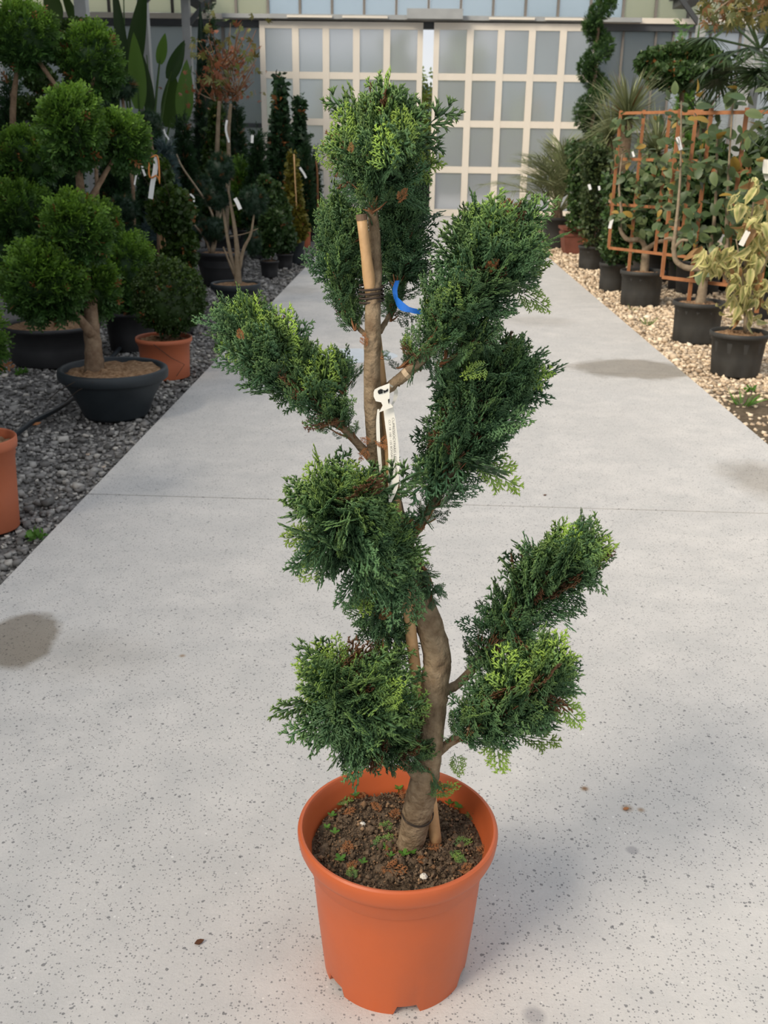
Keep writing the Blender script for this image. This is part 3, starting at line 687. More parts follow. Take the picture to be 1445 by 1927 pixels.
# bamboo cane with nodes
ca, cb = HP(821, 1594, .004), HP(680, 405, -.004); cp = np.linspace(0, 1, 40)[:, None]*(cb - ca)[None] + ca; cr = np.linspace(.0105, .0072, 40)
for kk in (11, 25, 36): cr[kk] *= 1.16
cane = MB().tube(cp, cr, 14, .008).build('bamboo_cane', M_cane, hero, smooth=True); cane['label'] = 'straight bamboo cane tied to the trunk'
for kk in (11, 25):
    MB().tube(np.array([cp[kk] - (cb-ca)*.004, cp[kk], cp[kk] + (cb-ca)*.004]), [cr[kk]*1.0, cr[kk]*1.06, cr[kk]*1.0], 14).build('cane_node', M_node, cane, smooth=True)
MB().tube(np.array([cp[-1] - (cb-ca)*.006, cp[-1] + (cb-ca)*.001]), .0078, 14).build('cane_tip', M_node, cane)
def ring(c, r, ax, name='tie', th=.0022, turns=1):
    ax = norm(np.asarray(ax, float)); y = norm(np.cross(ax, [.2, 1, .1])); z = np.cross(ax, y); k = 28*turns
    t = np.linspace(0, 2*math.pi*turns, k); p = c + (np.cos(t)[:, None]*y + np.sin(t)[:, None]*z)*r + ax*(np.linspace(-.5, .5, k)*turns*th*3.4)[:, None]
    return MB().tube(p, th, 6).build(name, M_wire, hero, smooth=True)
ring(HP(786, 1530, -.011), .0262, HP(801, 1450, -.045) - HP(777, 1568, 0), turns=2, th=.0010)
ring((HP(699, 553, 0)), .0165, (-.05, 0, 1), turns=4, th=.0017)

# foliage pads: each follows its branch; fronds radiate outwards and a little up
def pad(pts, n, tip=1.0, dead_p=.035, up=.35, size=.118, fan=.50):
    q = np.array([np.append(HP(px, py, dy), r) for px, py, dy, r in pts]); 
    for i in range(len(q)): q[i, 3] = 1.04*q[i, 3] / ppm(q[i, :3])
    s = spline(q, 40) if len(q) > 2 else np.linspace(q[0], q[-1], 40); s[:, 3] = np.maximum(s[:, 3], .008)
    n = int(n*.46); w = s[:, 3]**1.6; w /= w.sum(); k = rng.choice(40, n, p=w); c = s[k, :3]; r = s[k, 3]
    tan = norm(np.gradient(s[:, :3], axis=0))[k]
    u = norm(sphere_dirs(n)*[1, 1, 1] + tan*.15); L = np.minimum(r*rng.uniform(.65, 1.35, n), size*rng.uniform(.7, 1.1, n))
    lump = 1 + .16*np.sin(u[:, 0]*4 + c[:, 0]*60) * np.sin(u[:, 2]*5 + c[:, 2]*50 + 1)
    far = rng.random(n) < .13; L = np.where(far, L*1.25, L); lump = np.where(far, lump*1.22, lump)
    start = np.maximum(r*lump*rng.uniform(.62, 1.20, n) - L*.95, r*.03)
    pos = c + u*start[:, None]; D = norm(u*.72 + tan*fan + UP*(up + .30*np.clip(u[:, 2:] + .3, 0, 1)) + rng.normal(size=(n, 3))*.28); N = norm(u*.55 + rng.normal(size=(n, 3))*.6)
    hgt = np.clip(.42 + .42*u[:, 2], .12, .85)*tip*rng.uniform(.4, 1.5, n)
    V, F, C = scatter(T_cyp, pos, D, N, L, np.where((start < np.median(start)) & ~far, dead_p*1.4, 0), hgt*1.15, 1.9)
    o = tri_obj('foliage_pad', V, F, C, M_hero, hero, stuff=True)
    # brown twigs that carry the fronds
    m = int(n*.75); tw = MB(); V2, T2 = [], []
    for i in range(m):
        kk = max(0, k[i] - rng.integers(2, 7)); a = s[kk, :3]; b = pos[i] + D[i]*L[i]*.25; d = b - a; sd = norm(np.cross(d, rng.normal(size=3)))*.0019; up2 = norm(np.cross(d, sd))*.0019
        mid = (a+b)/2 + UP*np.linalg.norm(d)*-.06; o3 = len(V2)
        for p, f in ((a, 1.), (mid, .8), (b, .45)): V2 += [p + sd*f, p - sd*f*.5 + up2*f*.87, p - sd*f*.5 - up2*f*.87]
        for g in (0, 3):
            for e in range(3): a1, b1 = o3+g+e, o3+g+(e+1) % 3; T2 += [(a1, b1, b1+3), (a1, b1+3, a1+3)]
    tri_obj('twigs', np.array(V2), np.array(T2), None, M_twig, o, stuff=True)
    return o
PADS = [
 ([(700, 402, -.01, 45), (704, 378, -.01, 66), (710, 345, 0, 92), (716, 312, 0, 100), (722, 288, 0, 80)], 470, 1.05, .04, .40),
 ([(668, 622, .02, 34), (650, 570, .05, 58), (642, 500, .06, 66), (645, 425, .06, 62)], 330, .9, .03, .35),
 ([(735, 605, .04, 28), (748, 540, .06, 52), (752, 475, .07, 64), (748, 400, .07, 62)], 330, .55, .05, .30),
 ([(752, 692, -.01, 34), (800, 655, -.015, 58), (862, 590, -.02, 80), (912, 520, -.01, 98), (942, 482, 0, 80)], 620, .95, .05, .40),
 ([(820, 690, -.02, 42), (880, 655, -.02, 52), (925, 640, -.02, 30)], 110, .95, .03, .1),
 ([(668, 830, -.008, 22), (630, 790, -.01, 58), (575, 745, -.01, 76), (520, 690, -.005, 82), (475, 645, 0, 68), (452, 622, 0, 50)], 480, 1.0, .03, .45),
 ([(650, 745, -.01, 40), (640, 715, -.01, 44), (625, 690, -.01, 30)], 70, .7, .02, .6),
 ([(792, 1000, .015, 24), (815, 945, .025, 56), (850, 870, .035, 86), (890, 795, .045, 102), (928, 735, .05, 84), (955, 712, .05, 55)], 640, .6, .05, .30),
 ([(640, 940, -.05, 84), (650, 985, -.055, 104), (690, 1045, -.045, 82), (745, 1075, -.03, 62)], 520, .95, .03, .35),
 ([(790, 1060, -.01, 34), (812, 1095, 0, 34), (808, 1140, .01, 24)], 60, .7, .03, -.1),
 ([(720, 1100, .0, 55), (715, 1160, .01, 58), (735, 1215, .02, 44)], 170, .55, .09, .1),
 ([(880, 1268, .025, 24), (928, 1210, .035, 60), (985, 1145, .05, 76), (1045, 1085, .06, 78), (1095, 1050, .06, 58)], 470, .85, .05, .35),
 ([(845, 1400, -.02, 30), (890, 1375, -.03, 58), (950, 1335, -.03, 90), (1000, 1295, -.03, 80), (1025, 1272, -.03, 54)], 470, 1.0, .07, .30),
 ([(640, 1275, -.05, 72), (655, 1320, -.055, 100), (690, 1365, -.05, 86), (745, 1405, -.045, 54), (795, 1430, -.045, 30)], 520, 1.0, .04, .40),
 ([(805, 1440, -.05, 20), (815, 1465, -.055, 24), (835, 1482, -.05, 16)], 22, .9, .0, .1),
 ([(712, 680, -.03, 10), (722, 665, -.035, 24)], 8, 1., .0, .4),
]
for pts, n, tip, dp, up in PADS: pad(pts, n, tip, dp, up)
# long fresh shoots sticking out of the pads, and dry bits on the trunk
def shoots(lst, matl, name, dead, ext=.5):
    P0 = np.array([HP(px*(1+ext) - ex*ext, py*(1+ext) - ey*ext, dy) for px, py, dy, ex, ey, s in lst]); P1 = np.array([HP(ex, ey, dy) for px, py, dy, ex, ey, s in lst]); n = len(lst)
    L = np.linalg.norm(P1-P0, axis=1)
    v, f, c = scatter(T_cyp, P0, P1-P0, np.tile([[.1, -1., .25]], (n, 1)) + rng.normal(size=(n, 3))*.3, L, dead, np.full(n, 1.5))
    return tri_obj(name, v, f, c, matl, hero, stuff=True)
shoots([(765, 275, -.06, 752, 205, 0), (655, 275, -.03, 645, 200, 0), (735, 300, -.07, 712, 235, 0), (770, 330, -.02, 828, 292, 0), (640, 300, -.02, 592, 285, 0), (965, 470, -.02, 945, 398, 0), (990, 560, 0, 1035, 580, 0), (1000, 500, 0, 1030, 445, 0),
        (480, 640, -.02, 465, 562, 0), (530, 660, -.02, 528, 578, 0), (470, 670, -.01, 412, 655, 0), (600, 735, -.03, 610, 655, 0), (905, 690, -.05, 872, 712, 0), (985, 720, .03, 1035, 690, 0), (920, 885, .03, 985, 912, 0),
        (600, 930, -.06, 588, 868, 0), (655, 930, -.08, 668, 872, 0), (590, 1000, -.06, 532, 1018, 0), (600, 1070, -.05, 560, 1088, 0), (1070, 1040, .04, 1080, 990, 0), (1100, 1050, .05, 1155, 1018, 0), (960, 1290, -.06, 950, 1220, 0), (1050, 1270, -.05, 1042, 1195, 0),
        (1050, 1330, -.04, 1098, 1365, 0), (1000, 1390, -.04, 1055, 1392, 0), (720, 1310, -.10, 755, 1278, 0), (730, 1330, -.10, 752, 1312, 0), (610, 1270, -.05, 600, 1212, 0), (640, 1240, -.05, 630, 1198, 0), (590, 1310, -.05, 575, 1240, 0), (610, 1340, -.06, 556, 1330, 0),
        (820, 1490, -.05, 862, 1478, 0), (680, 1110, -.05, 690, 1160, 0), (860, 1430, -.03, 872, 1460, 0), (940, 1400, -.03, 935, 1455, 0)], M_hero, 'young_shoots', 0.)
shoots([(700, 830, -.03, 678, 826, 0), (702, 832, -.03, 742, 836, 0), (690, 655, -.035, 682, 628, 0), (690, 840, -.03, 680, 868, 0), (800, 1000, 0, 775, 985, 0), (735, 1140, -.03, 715, 1165, 0), (460, 640, -.06, 448, 620, 0), (750, 385, -.05, 765, 355, 0), (755, 985, -.02, 775, 978, 0), (915, 515, -.06, 935, 488, 0), (662, 290, -.06, 660, 268, 0)], M_dryfrond, 'dry_shoots', 1., 0.)

# plant tag hanging at the cut branch: head plate with slots, loop and printed strip
tg = thing('plant_tag', 'white printed strap tag looped round the cut branch of the cypress', 'plant tag', HP(735, 935, -.03))
def strip(pts, widths, n, th, side, name, matl, parent):
    s = spline(np.array([np.append(HP(*p), w) for p, w in zip(pts, widths)]), n); b = MB(); V = []
    for p in s:
        sd = norm(np.asarray(side, float))*p[3]/2; nn = np.array([0, -1., 0])*th/2
        V += [p[:3]-sd-nn, p[:3]+sd-nn, p[:3]+sd+nn, p[:3]-sd+nn]
    F = [(4*i+j, 4*i+(j+1) % 4, 4*i+4+(j+1) % 4, 4*i+4+j) for i in range(n-1) for j in range(4)] + [(3, 2, 1, 0), (4*n-4, 4*n-3, 4*n-2, 4*n-1)]
    return b.add(V, F).build(name, matl, parent)
TY = -.040
strip([(730, 762, TY+.008), (735, 800, TY+.005), (740, 840, TY+.003), (741, 880, TY), (740, 915, TY), (734, 945, TY-.002)], [.0145, .0155, .0155, .0155, .014, .004], 26, .0006, (1, 0, 0), 'strap', M_tagw, tg)
strip([(712, 770, TY+.012), (711, 800, TY+.012), (714, 860, TY+.012), (722, 930, TY+.012)], [.003, .005, .005, .003], 14, .0006, (1, 0, 0), 'strap_back', M_tagw, tg)
def hpoly(lst, dy): return np.array([HP(x, y, dy) for x, y in lst])
MB().prism(hpoly([(705, 733), (712, 729), (733, 721), (733, 742), (732, 757), (737, 762), (740, 766), (713, 776), (720, 763), (717, 757), (707, 755), (703, 746), (703, 738)], TY), (0, -1, .2), .0008).build('head_plate', M_tagw, tg)
MB().prism(hpoly([(711, 735), (716, 732), (720, 733), (720, 740), (713, 742), (711, 739)], TY-.001), (0, -1, .2), .0006).build('slot', M_ink, tg)
MB().prism(hpoly([(721, 734), (725, 735), (730, 731), (730, 736), (722, 740)], TY-.001), (0, -1, .2), .0006).build('slot', M_ink, tg)
MB().prism(hpoly([(730, 752), (733, 750), (733, 756), (731, 760)], TY-.001), (0, -1, .2), .0006).build('slot', M_ink, tg)
strip([(733, 724, TY+.01), (744, 733, TY+.03), (744, 748, TY+.025), (738, 762, TY+.002)], [.004, .007, .008, .004], 12, .0007, (.7, .7, 0), 'loop', M_tagw, tg)
def text(body, px, py, ex, ey, size, dy, parent, name='printed_line'):
    cu = bpy.data.curves.new(name, 'FONT'); cu.body = body; cu.size = size; ob = bpy.data.objects.new('tmp', cu); COL.objects.link(ob)
    dg = bpy.context.evaluated_depsgraph_get(); me = bpy.data.meshes.new_from_object(ob.evaluated_get(dg)); bpy.data.objects.remove(ob)
    a = HP(px, py, dy); b = HP(ex, ey, dy); x = norm(b-a); z = norm(np.array([0, -1., 0]) - (np.array([0, -1., 0]) @ x)*x); y = np.cross(z, x)
    co_ = np.empty(len(me.vertices)*3); me.vertices.foreach_get('co', co_); co_ = co_.reshape(-1, 3); L = np.linalg.norm(b-a); sc = L/max(co_[:, 0].max(), 1e-6)
    W = a + x*(co_[:, :1]*sc) + y*co_[:, 1:2] - origin(parent); me.vertices.foreach_set('co', W.astype(np.float32).ravel()); me.update()
    o = link(name, me, M_ink, parent); return o
text('CUPRESSOCYPARIS LEYLANDII', 737.5, 786, 743, 890, .0046, TY-.0012, tg)
text('CLT 18  100 - 125 BONSAI FORMA D', 731, 790, 737.5, 890, .0038, TY-.0012, tg)
# blue ribbon
rb = thing('blue_ribbon', 'bright blue plastic ribbon tied behind the upper trunk of the cypress', 'ribbon', HP(742, 565, .03))
strip([(748, 528, .03), (743, 545, .02), (745, 562, .01)], [.007, .007, .006], 12, .0008, (1, 0, .1), 'tail', M_ribbon, rb)
def ribbon2():
    s = spline(np.array([HP(742, 558, .01), HP(750, 571, 0), HP(768, 582, -.005), HP(797, 589, 0)]), 14); b = MB(); V = []
    for i, p in enumerate(s):
        w = (.004 + .004*math.sin(math.pi*min(1, i/9)))*.9; V += [p + UP*w, p - UP*w, p - UP*w + [0, .0008, 0], p + UP*w + [0, .0008, 0]]
    F = [(4*i+j, 4*i+(j+1) % 4, 4*i+4+(j+1) % 4, 4*i+4+j) for i in range(13) for j in range(4)]
    b.add(V, F).build('loop', M_ribbon, rb)
ribbon2()

# ================================================================== LEFT ROW
def spread(Ts, m, parent, lst, Y, size, dens, core=.7, name='foliage_ball', **k):
    for it in lst:
        px, py, rx, ry = it[:4]; y = it[4] if len(it) > 4 else Y; c = P(px, py, y); q = ppm(c); R = np.array([rx/q, (rx+ry)/2/q, ry/q])
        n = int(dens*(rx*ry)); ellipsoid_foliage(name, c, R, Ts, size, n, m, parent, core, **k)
def stems(parent, lst, m, name='trunk', seg=9, wob=.05):
    for pts in lst:
        q = np.array([np.append(P(px, py, y), r) for px, py, y, r in pts]); s = spline(q, 5*len(q)) if len(q) > 2 else q
        MB().tube(s[:, :3], s[:, 3], seg, wob).build(name, m, parent, smooth=True)
def potted(name, label, cat, x0, x1, ytop, ybot, pm, soilm=None, bowl=False, taper=.76, group=None, dY=0, flutes=0):
    c, r, h = pot_from_px(x0, x1, ytop, ybot); t = thing(name, label, cat, c, group)
    if bowl: bowl_body(t, c, r, r*.56, h, pm)
    else: pot_body(t, c, r, r*taper, h, pm, flutes=flutes)
    soil_disc(t, c, r*.9, h*.90, soilm or M_soil2, .014); return t, c, r, h

# terracotta pot cut by the left edge
t, c, r, h = potted('potted_shrub', 'terracotta pot cut off by the left edge of the picture', 'potted plant', -110, 28, 822, 1010, M_terra2, taper=.80)
stems(t, [[(-50, 825, c[1], .02), (-55, 760, c[1], .018), (-50, 680, c[1], .012)]], M_bark2)
spread(T_sprig, M_thuja, t, [(-62, 640, 72, 90)], c[1], .07, .10)

# cloud-pruned thuja in the slate bowl
t, c, r, h = potted('cloud_pruned_thuja', 'cloud-pruned thuja with a forked trunk in a slate-grey bowl', 'potted tree', 93, 301, 690, 801, M_slate, bowl=True)
YB = c[1]
stems(t, [[(178, 700, YB, .055), (176, 660, YB, .047), (172, 610, YB+.06, .040), (168, 540, YB+.15, .032), (160, 450, YB+.15, .026), (150, 340, YB+.1, .020), (142, 260, YB+.05, .014)]], M_bark2, seg=12)
stems(t, [[(174, 630, YB, .028), (140, 590, YB-.05, .022), (90, 545, YB-.08, .012)], [(156, 400, YB, .018), (190, 340, YB+.1, .014), (225, 280, YB+.15, .01)]], M_bark2, 'branch')
spread(T_sprig, M_thuja, t, [(86, 534, 80, 80, YB-.12), (145, 436, 62, 72, YB-.05), (178, 540, 46, 66, YB+.22), (190, 420, 36, 40, YB+.3), (137, 245, 60, 78, YB), (230, 268, 50, 56, YB+.2)], YB, .085, .16)
# thin wires on the bowl rim
for dx in (0, 24):
    MB().tube(np.array([c + [-.11 + dx*.004, -r*.995, h*.93], c + [-.21 + dx*.004, -r*.90, h*.72], c + [-.30 + dx*.004, -r*.72, h*.45]]), .0022, 5).build('wire', M_wire, t)

# big black tub behind it
t, c, r, h = potted('cloud_pruned_thuja', 'tall cloud-pruned thuja in the big black tub at the left edge', 'potted tree', -12, 172, 607, 692, M_black, taper=.86)
YT = c[1]
stems(t, [[(70, 620, YT, .05), (60, 520, YT, .042), (45, 420, YT+.05, .034), (32, 320, YT+.1, .026), (24, 220, YT+.15, .020), (32, 130, YT+.1, .015)]], M_bark2)
stems(t, [[(115, 175, YT+.05, .012), (90, 140, YT+.05, .014), (62, 100, YT+.05, .012)], [(120, 300, YT+.15, .016), (150, 220, YT+.2, .014), (180, 140, YT+.2, .012)]], M_bark2, 'branch')
spread(T_sprig, M_thuja, t, [(48, 302, 66, 62, YT), (38, 398, 64, 62, YT-.15), (48, 72, 66, 66, YT+.1), (172, 118, 62, 70, YT+.3), (15, 480, 50, 60, YT)], YT, .085, .15)

# thuja bush behind the box ball
g = P(248, 640, 7.0); g[2] = GZ; t = thing('thuja_bush', 'egg-shaped thuja between the slate bowl thuja and the box ball', 'potted shrub', g); pot_body(t, g, .19, .15, .28, M_black); soil_disc(t, g, .17, .25, M_soil2)
stems(t, [[(248, 660, 7.0, .03), (248, 600, 7.0, .025), (248, 540, 7.0, .02)]], M_bark2); spread(T_sprig, M_thuja, t, [(248, 525, 54, 92, 7.0)], 7.0, .085, .16)

# box ball in terracotta
t, c, r, h = potted('box_ball', 'round clipped box ball in a terracotta pot beside the path', 'potted shrub', 250, 356, 633, 716, M_terra2, taper=.84)
stems(t, [[(312, 640, c[1], .016), (312, 590, c[1], .014)]], M_barkg)
spread(T_box, M_box, t, [(318, 560, 73, 74, c[1])], c[1], .05, .30, core=.82, name='clipped_ball')
MB().tube(np.array([c + [-.02, -r*1.0, h*.93], c + [.08, -r*.93, h*.6], c + [.15, -r*.66, h*.4], c + [.10, -r*.80, h*.12]]), .002, 5).build('wire', M_wire, t)

# staked shrub with orange-topped tag behind the box ball
c = np.array([P(320, 520, 7.7)[0], 7.7, GZ]); t = thing('staked_shrub', 'leafy round-headed shrub on a bundle of bamboo stakes behind the box ball', 'potted shrub', c)
pot_body(t, c, .20, .16, .30, M_black); soil_disc(t, c, .18, .27, M_soil2)
stems(t, [[(318, 560, 7.7, .014), (306, 480, 7.7, .013), (302, 420, 7.7, .011)], [(326, 560, 7.72, .010), (320, 480, 7.72, .010), (318, 420, 7.7, .009)], [(312, 560, 7.68, .010), (312, 480, 7.68, .010), (308, 415, 7.7, .009)]], M_cane, 'stake')
spread(T_leaf, M_box, t, [(322, 398, 48, 48), (340, 470, 36, 46, 7.75), (300, 330, 26, 36, 7.9)], 7.7, .07, .26)

# multi-stem pine in the second slate bowl
t, c, r, h = potted('cloud_pruned_pine', 'multi-stemmed pine with needle tufts in the smaller slate-grey bowl', 'potted tree', 391, 487, 532, 587, M_slate, bowl=True)
YP = c[1]
stems(t, [[(448, 536, YP, .035), (447, 505, YP, .03), (446, 470, YP, .022), (440, 420, YP, .016), (428, 350, YP, .011)], [(444, 520, YP, .018), (432, 470, YP, .016), (420, 400, YP+.05, .012), (412, 370, YP+.05, .01)], [(450, 510, YP, .016), (458, 470, YP-.03, .014), (472, 440, YP-.05, .011), (478, 400, YP-.05, .008)], [(442, 520, YP, .012), (430, 490, YP-.05, .010), (420, 465, YP-.08, .007)]], M_barkg)
stems(t, [[(432, 445, YP, .004), (460, 440, YP, .004), (486, 430, YP, .003)], [(425, 390, YP, .004), (455, 384, YP, .003)]], M_barkg, 'branch')
spread(T_needle, M_pine, t, [(416, 318, 28, 32), (410, 372, 30, 28, YP+.05), (476, 378, 30, 30, YP-.05), (476, 455, 16, 30, YP+.25)], YP, .085, .42, core=.78, name='needle_tuft')

# wide black tub with bark mulch
t, c, r, h = potted('cloud_pruned_pine', 'low pine tufts on bare grey stems in a wide black tub', 'potted tree', 360, 462, 472, 540, M_black, taper=.7)
YQ = c[1]
stems(t, [[(396, 478, YQ, .016), (386, 450, YQ, .013), (364, 421, YQ, .010)], [(398, 478, YQ, .03), (402, 460, YQ, .022)], [(400, 470, YQ, .014), (398, 400, YQ+.1, .012), (345, 318, YQ+.1, .010), (332, 290, YQ+.1, .008)], [(403, 470, YQ, .014), (412, 420, YQ+.1, .012), (430, 330, YQ+.3, .009)]], M_barkg)
spread(T_needle, M_pine, t, [(402, 432, 27, 26), (365, 440, 22, 22, YQ+.2), (385, 350, 20, 24, YQ+.3)], YQ, .09, .42, core=.78, name='needle_tuft')

# small pots by the path edge, going back
t, c, r, h = potted('young_shrub', 'thin leafy shrub in the small round black pot by the left path edge', 'potted shrub', 487, 524, 490, 523, M_black, taper=.8)
stems(t, [[(512, 488, c[1], .007), (509, 440, c[1], .006), (505, 360, c[1], .004)]], M_bark2, seg=6)
spread(T_leaf, M_broad, t, [(500, 455, 26, 30), (512, 420, 26, 36), (505, 378, 14, 26), (498, 345, 12, 12)], c[1], .09, .55, core=.5)
t, c, r, h = potted('young_shrub', 'bushy green shrub in the second small black pot by the left path edge', 'potted shrub', 519, 551, 477, 507, M_black, taper=.8)
stems(t, [[(536, 476, c[1], .007), (534, 430, c[1], .005)]], M_bark2, seg=6)
spread(T_leaf, M_broad, t, [(533, 448, 26, 30), (530, 408, 20, 34), (520, 370, 14, 30)], c[1], .09, .55, core=.5)
t, c, r, h = potted('golden_privet', 'upright golden-leaved shrub in a square grey-black pot', 'potted shrub', 545, 573, 452, 497, M_slate, taper=.85)
cone_foliage('foliage', P(552, 455, c[1]), P(549, 282, c[1]), 27/ppm(P(550, 400, c[1])), T_leaf, .10, 900, M_yel, t, core=.6)
stems(t, [[(560, 455, c[1], .012), (558, 400, c[1]-.1, .010), (553, 290, c[1]-.1, .008)]], M_cane, 'stake', seg=6)
t, c, r, h = potted('upright_yew', 'slim green cone in the small terracotta pot on the left', 'potted shrub', 566, 585, 428, 466, M_terra2, taper=.8)
cone_foliage('foliage', P(577, 435, c[1]), P(574, 250, c[1]), 17/ppm(P(577, 380, c[1])), T_fine, .13, 700, M_thuja2, t)
t, c, r, h = potted('upright_yew', 'slim brown-edged cone in the black pot nearest the left door', 'potted shrub', 579, 604, 412, 452, M_black, taper=.8)
cone_foliage('foliage', P(592, 425, c[1]), P(588, 278, c[1]), 16/ppm(P(592, 380, c[1])), T_fine, .13, 700, M_thuja2, t)
stems(t, [[(598, 420, c[1]-.15, .02), (597, 330, c[1]-.15, .015), (594, 300, c[1]-.1, .01)]], M_twig, 'stake', seg=6)

# conifers further back
def conifer(label, px, ptop, pbase, rpx, Y, m, Ts=T_fine, size=.14, dens=1.0, name='potted_conifer', power=.8):
    top = P(px, ptop, Y); base = P(px, pbase, Y); base[2] = max(base[2], .30); g = np.array([base[0], Y, GZ]); t = thing(name, label, 'potted conifer', g, 'conifers in the back rows'); r = rpx/ppm(base)
    pot_body(t, g, min(.22, r*.8), min(.18, r*.64), .30, M_black, seg=24); stems(t, [[(px, pbase, Y, .02), (px, ptop+30, Y, .01)]], M_bark2, seg=6)
    base2 = base.copy(); top[0] = top[0]; cone_foliage('foliage', base2, top, r, Ts, size, int(dens*1000), m, t, power=power); return t
conifer('tall dark pointed conifer in front of the left door', 527, 138, 440, 30, 15.2, M_thuja2, T_leaf, dens=1.5)
conifer('dark pointed conifer just right of the tallest one at the left door', 564, 178, 430, 22, 16.2, M_thuja2, T_leaf, dens=1.1)
conifer('narrow dark cone beside the maple stems', 484, 245, 450, 22, 13.2, M_thuja2, dens=1.1)
conifer('very tall dark conifer behind the maple crown', 395, 5, 420, 40, 17.5, M_thuja2, dens=1.6)
conifer('dark columnar conifer between maple and door', 447, 185, 440, 26, 18.0, M_thuja2, dens=1.0)
conifer('olive-green conifer behind the maple stems', 405, 185, 440, 30, 14.5, M_box, T_leaf, dens=1.2)
conifer('dark cone under the paddle leaves', 345, 215, 440, 30, 13.5, M_thuja2, dens=1.2)
conifer('dark conifer filling the gap above the box ball', 290, 240, 470, 34, 12.0, M_thuja2, dens=1.4)
conifer('dark conifer behind the slate bowl thuja', 215, 230, 470, 36, 11.0, M_thuja2, dens=1.4)
conifer('dark conifer at the far left behind the tub', 115, 180, 480, 44, 10.5, M_thuja2, dens=1.6)
conifer('dark conifer hidden behind the left edge pompoms', 20, 140, 480, 44, 10.0, M_thuja2, dens=1.6)
conifer('bluish spruce behind the white tags', 312, 262, 470, 34, 10.2, M_blue, T_needle, size=.16, dens=1.4)
conifer('low dark cone behind the pine bowl', 455, 300, 460, 24, 14.0, M_thuja, dens=1.0)
conifer('reddish-green cone behind the young shrubs', 515, 330, 440, 22, 16.5, M_maple, T_leaf, dens=.8)
# yew and small balls in the gaps
def small_ball(label, lst, Y, m, Ts=T_needle, stem=None, size=.09, dens=.4):
    px, py = lst[0][:2]; g = P(px, py, Y); g[2] = GZ; t = thing('pompom_shrub', label, 'potted shrub', g, 'pompom shrubs in the back rows'); pot_body(t, g, .17, .14, .26, M_black, seg=20)
    x0, y0 = px, py; a = np.array([g[0], Y, .2]); b = P(px, py, Y); MB().tube(np.array([a, (a+b)/2 + [.04, 0, 0], b]), [.02, .016, .012], 7).build('trunk', M_bark2, t, smooth=True)
    spread(Ts, m, t, lst, Y, size, dens, core=.78)
small_ball('flat dark yew pad high up beneath the paddle leaves on the left', [(150, 56, 42, 22), (75, 150, 34, 28), (65, 205, 44, 26)], 8.6, M_box, T_box, size=.07)
small_ball('small dark pine pompom left of the grey column', [(228, 165, 32, 24), (200, 185, 20, 14)], 9.0, M_pine)
small_ball('small dark pine pompom at the foot of the grey column', [(280, 228, 26, 22)], 9.4, M_pine)
small_ball('dark yew tuft left of the staked shrub', [(232, 395, 32, 28), (240, 440, 26, 22)], 8.2, M_pine)

# maple with two stems and a twiggy crown
YM = 13.0; g = P(420, 440, YM); g[2] = GZ
t = thing('japanese_maple', 'two-stemmed maple with a bare twiggy reddish crown', 'potted tree', g); pot_body(t, g, .22, .17, .30, M_black, seg=24)
stems(t, [[(412, 460, YM, .03), (408, 330, YM, .028), (410, 240, YM, .026), (413, 190, YM, .022)], [(425, 460, YM, .03), (430, 330, YM, .026), (430, 250, YM, .024), (434, 195, YM, .02)]], M_barkg)
tw = []
for k in range(64):
    y1 = random.choice((175, 180, 120, 125, 190)); x1 = random.uniform(400, 450); an = random.uniform(-2.75, -.4); L = random.uniform(35, 95); ex = x1 + math.cos(an)*L*.75; ey = y1 + math.sin(an)*L
    dy = random.uniform(-.5, .5); tw.append([(x1, y1, YM, .008), ((x1+ex)/2 + random.uniform(-6, 6), (y1+ey)/2 + 4, YM+dy/2, .006), (max(366, min(498, ex)), max(34, ey), YM+dy, .003)])
for q_ in tw:
    stems(t, [q_], M_twig if random.random() < .6 else M_barkg, 'twig', seg=5, wob=0)
def star_leaf():
    V = [(0,0,0)]; T = []
    for k, L in ((-2, .55), (-1, .9), (0, 1.1), (1, .9), (2, .55)):
        a = k*.62; d = np.array([math.cos(a), math.sin(a), 0]); s = np.array([-d[1], d[0], 0])*.13; i = len(V)
        V += [tuple(d*L*.45 + s), tuple(d*L*.45 - s), tuple(d*L - np.array([0, 0, .25*L]))]; T += [(0, i+1, i), (i, i+1, i+2)]
    V = np.array(V); return V, np.array(T), np.full(len(V), .5)
T_star = [star_leaf()]
n = 110; e = np.array([P(q_[2][0], q_[2][1], q_[2][2]) for q_ in tw]); i = rng.integers(0, len(e), n); pos = e[i] + rng.normal(size=(n, 3))*.09
V, F, C = scatter(T_star, pos, norm(rng.normal(size=(n, 3)) - UP*.4), norm(rng.normal(size=(n, 3)) + UP*.6 + [0, -.6, 0]), rng.uniform(.07, .12, n), .12, rng.uniform(0, 1.2, n)); tri_obj('leaves', V, F, C, M_maple, t, stuff=True)
n = 170; pos = np.vstack([P(420, 170, YM) + rng.normal(size=(n//2, 3))*[.24, .2, .09], P(435, 118, YM) + rng.normal(size=(n//2, 3))*[.18, .2, .10]])
V, F, C = scatter(T_star, pos, norm(rng.normal(size=(n, 3)) - UP*.5), norm(rng.normal(size=(n, 3))), rng.uniform(.04, .075, n), .95); tri_obj('withered_leaves', V, F, C, M_maple, t, stuff=True)

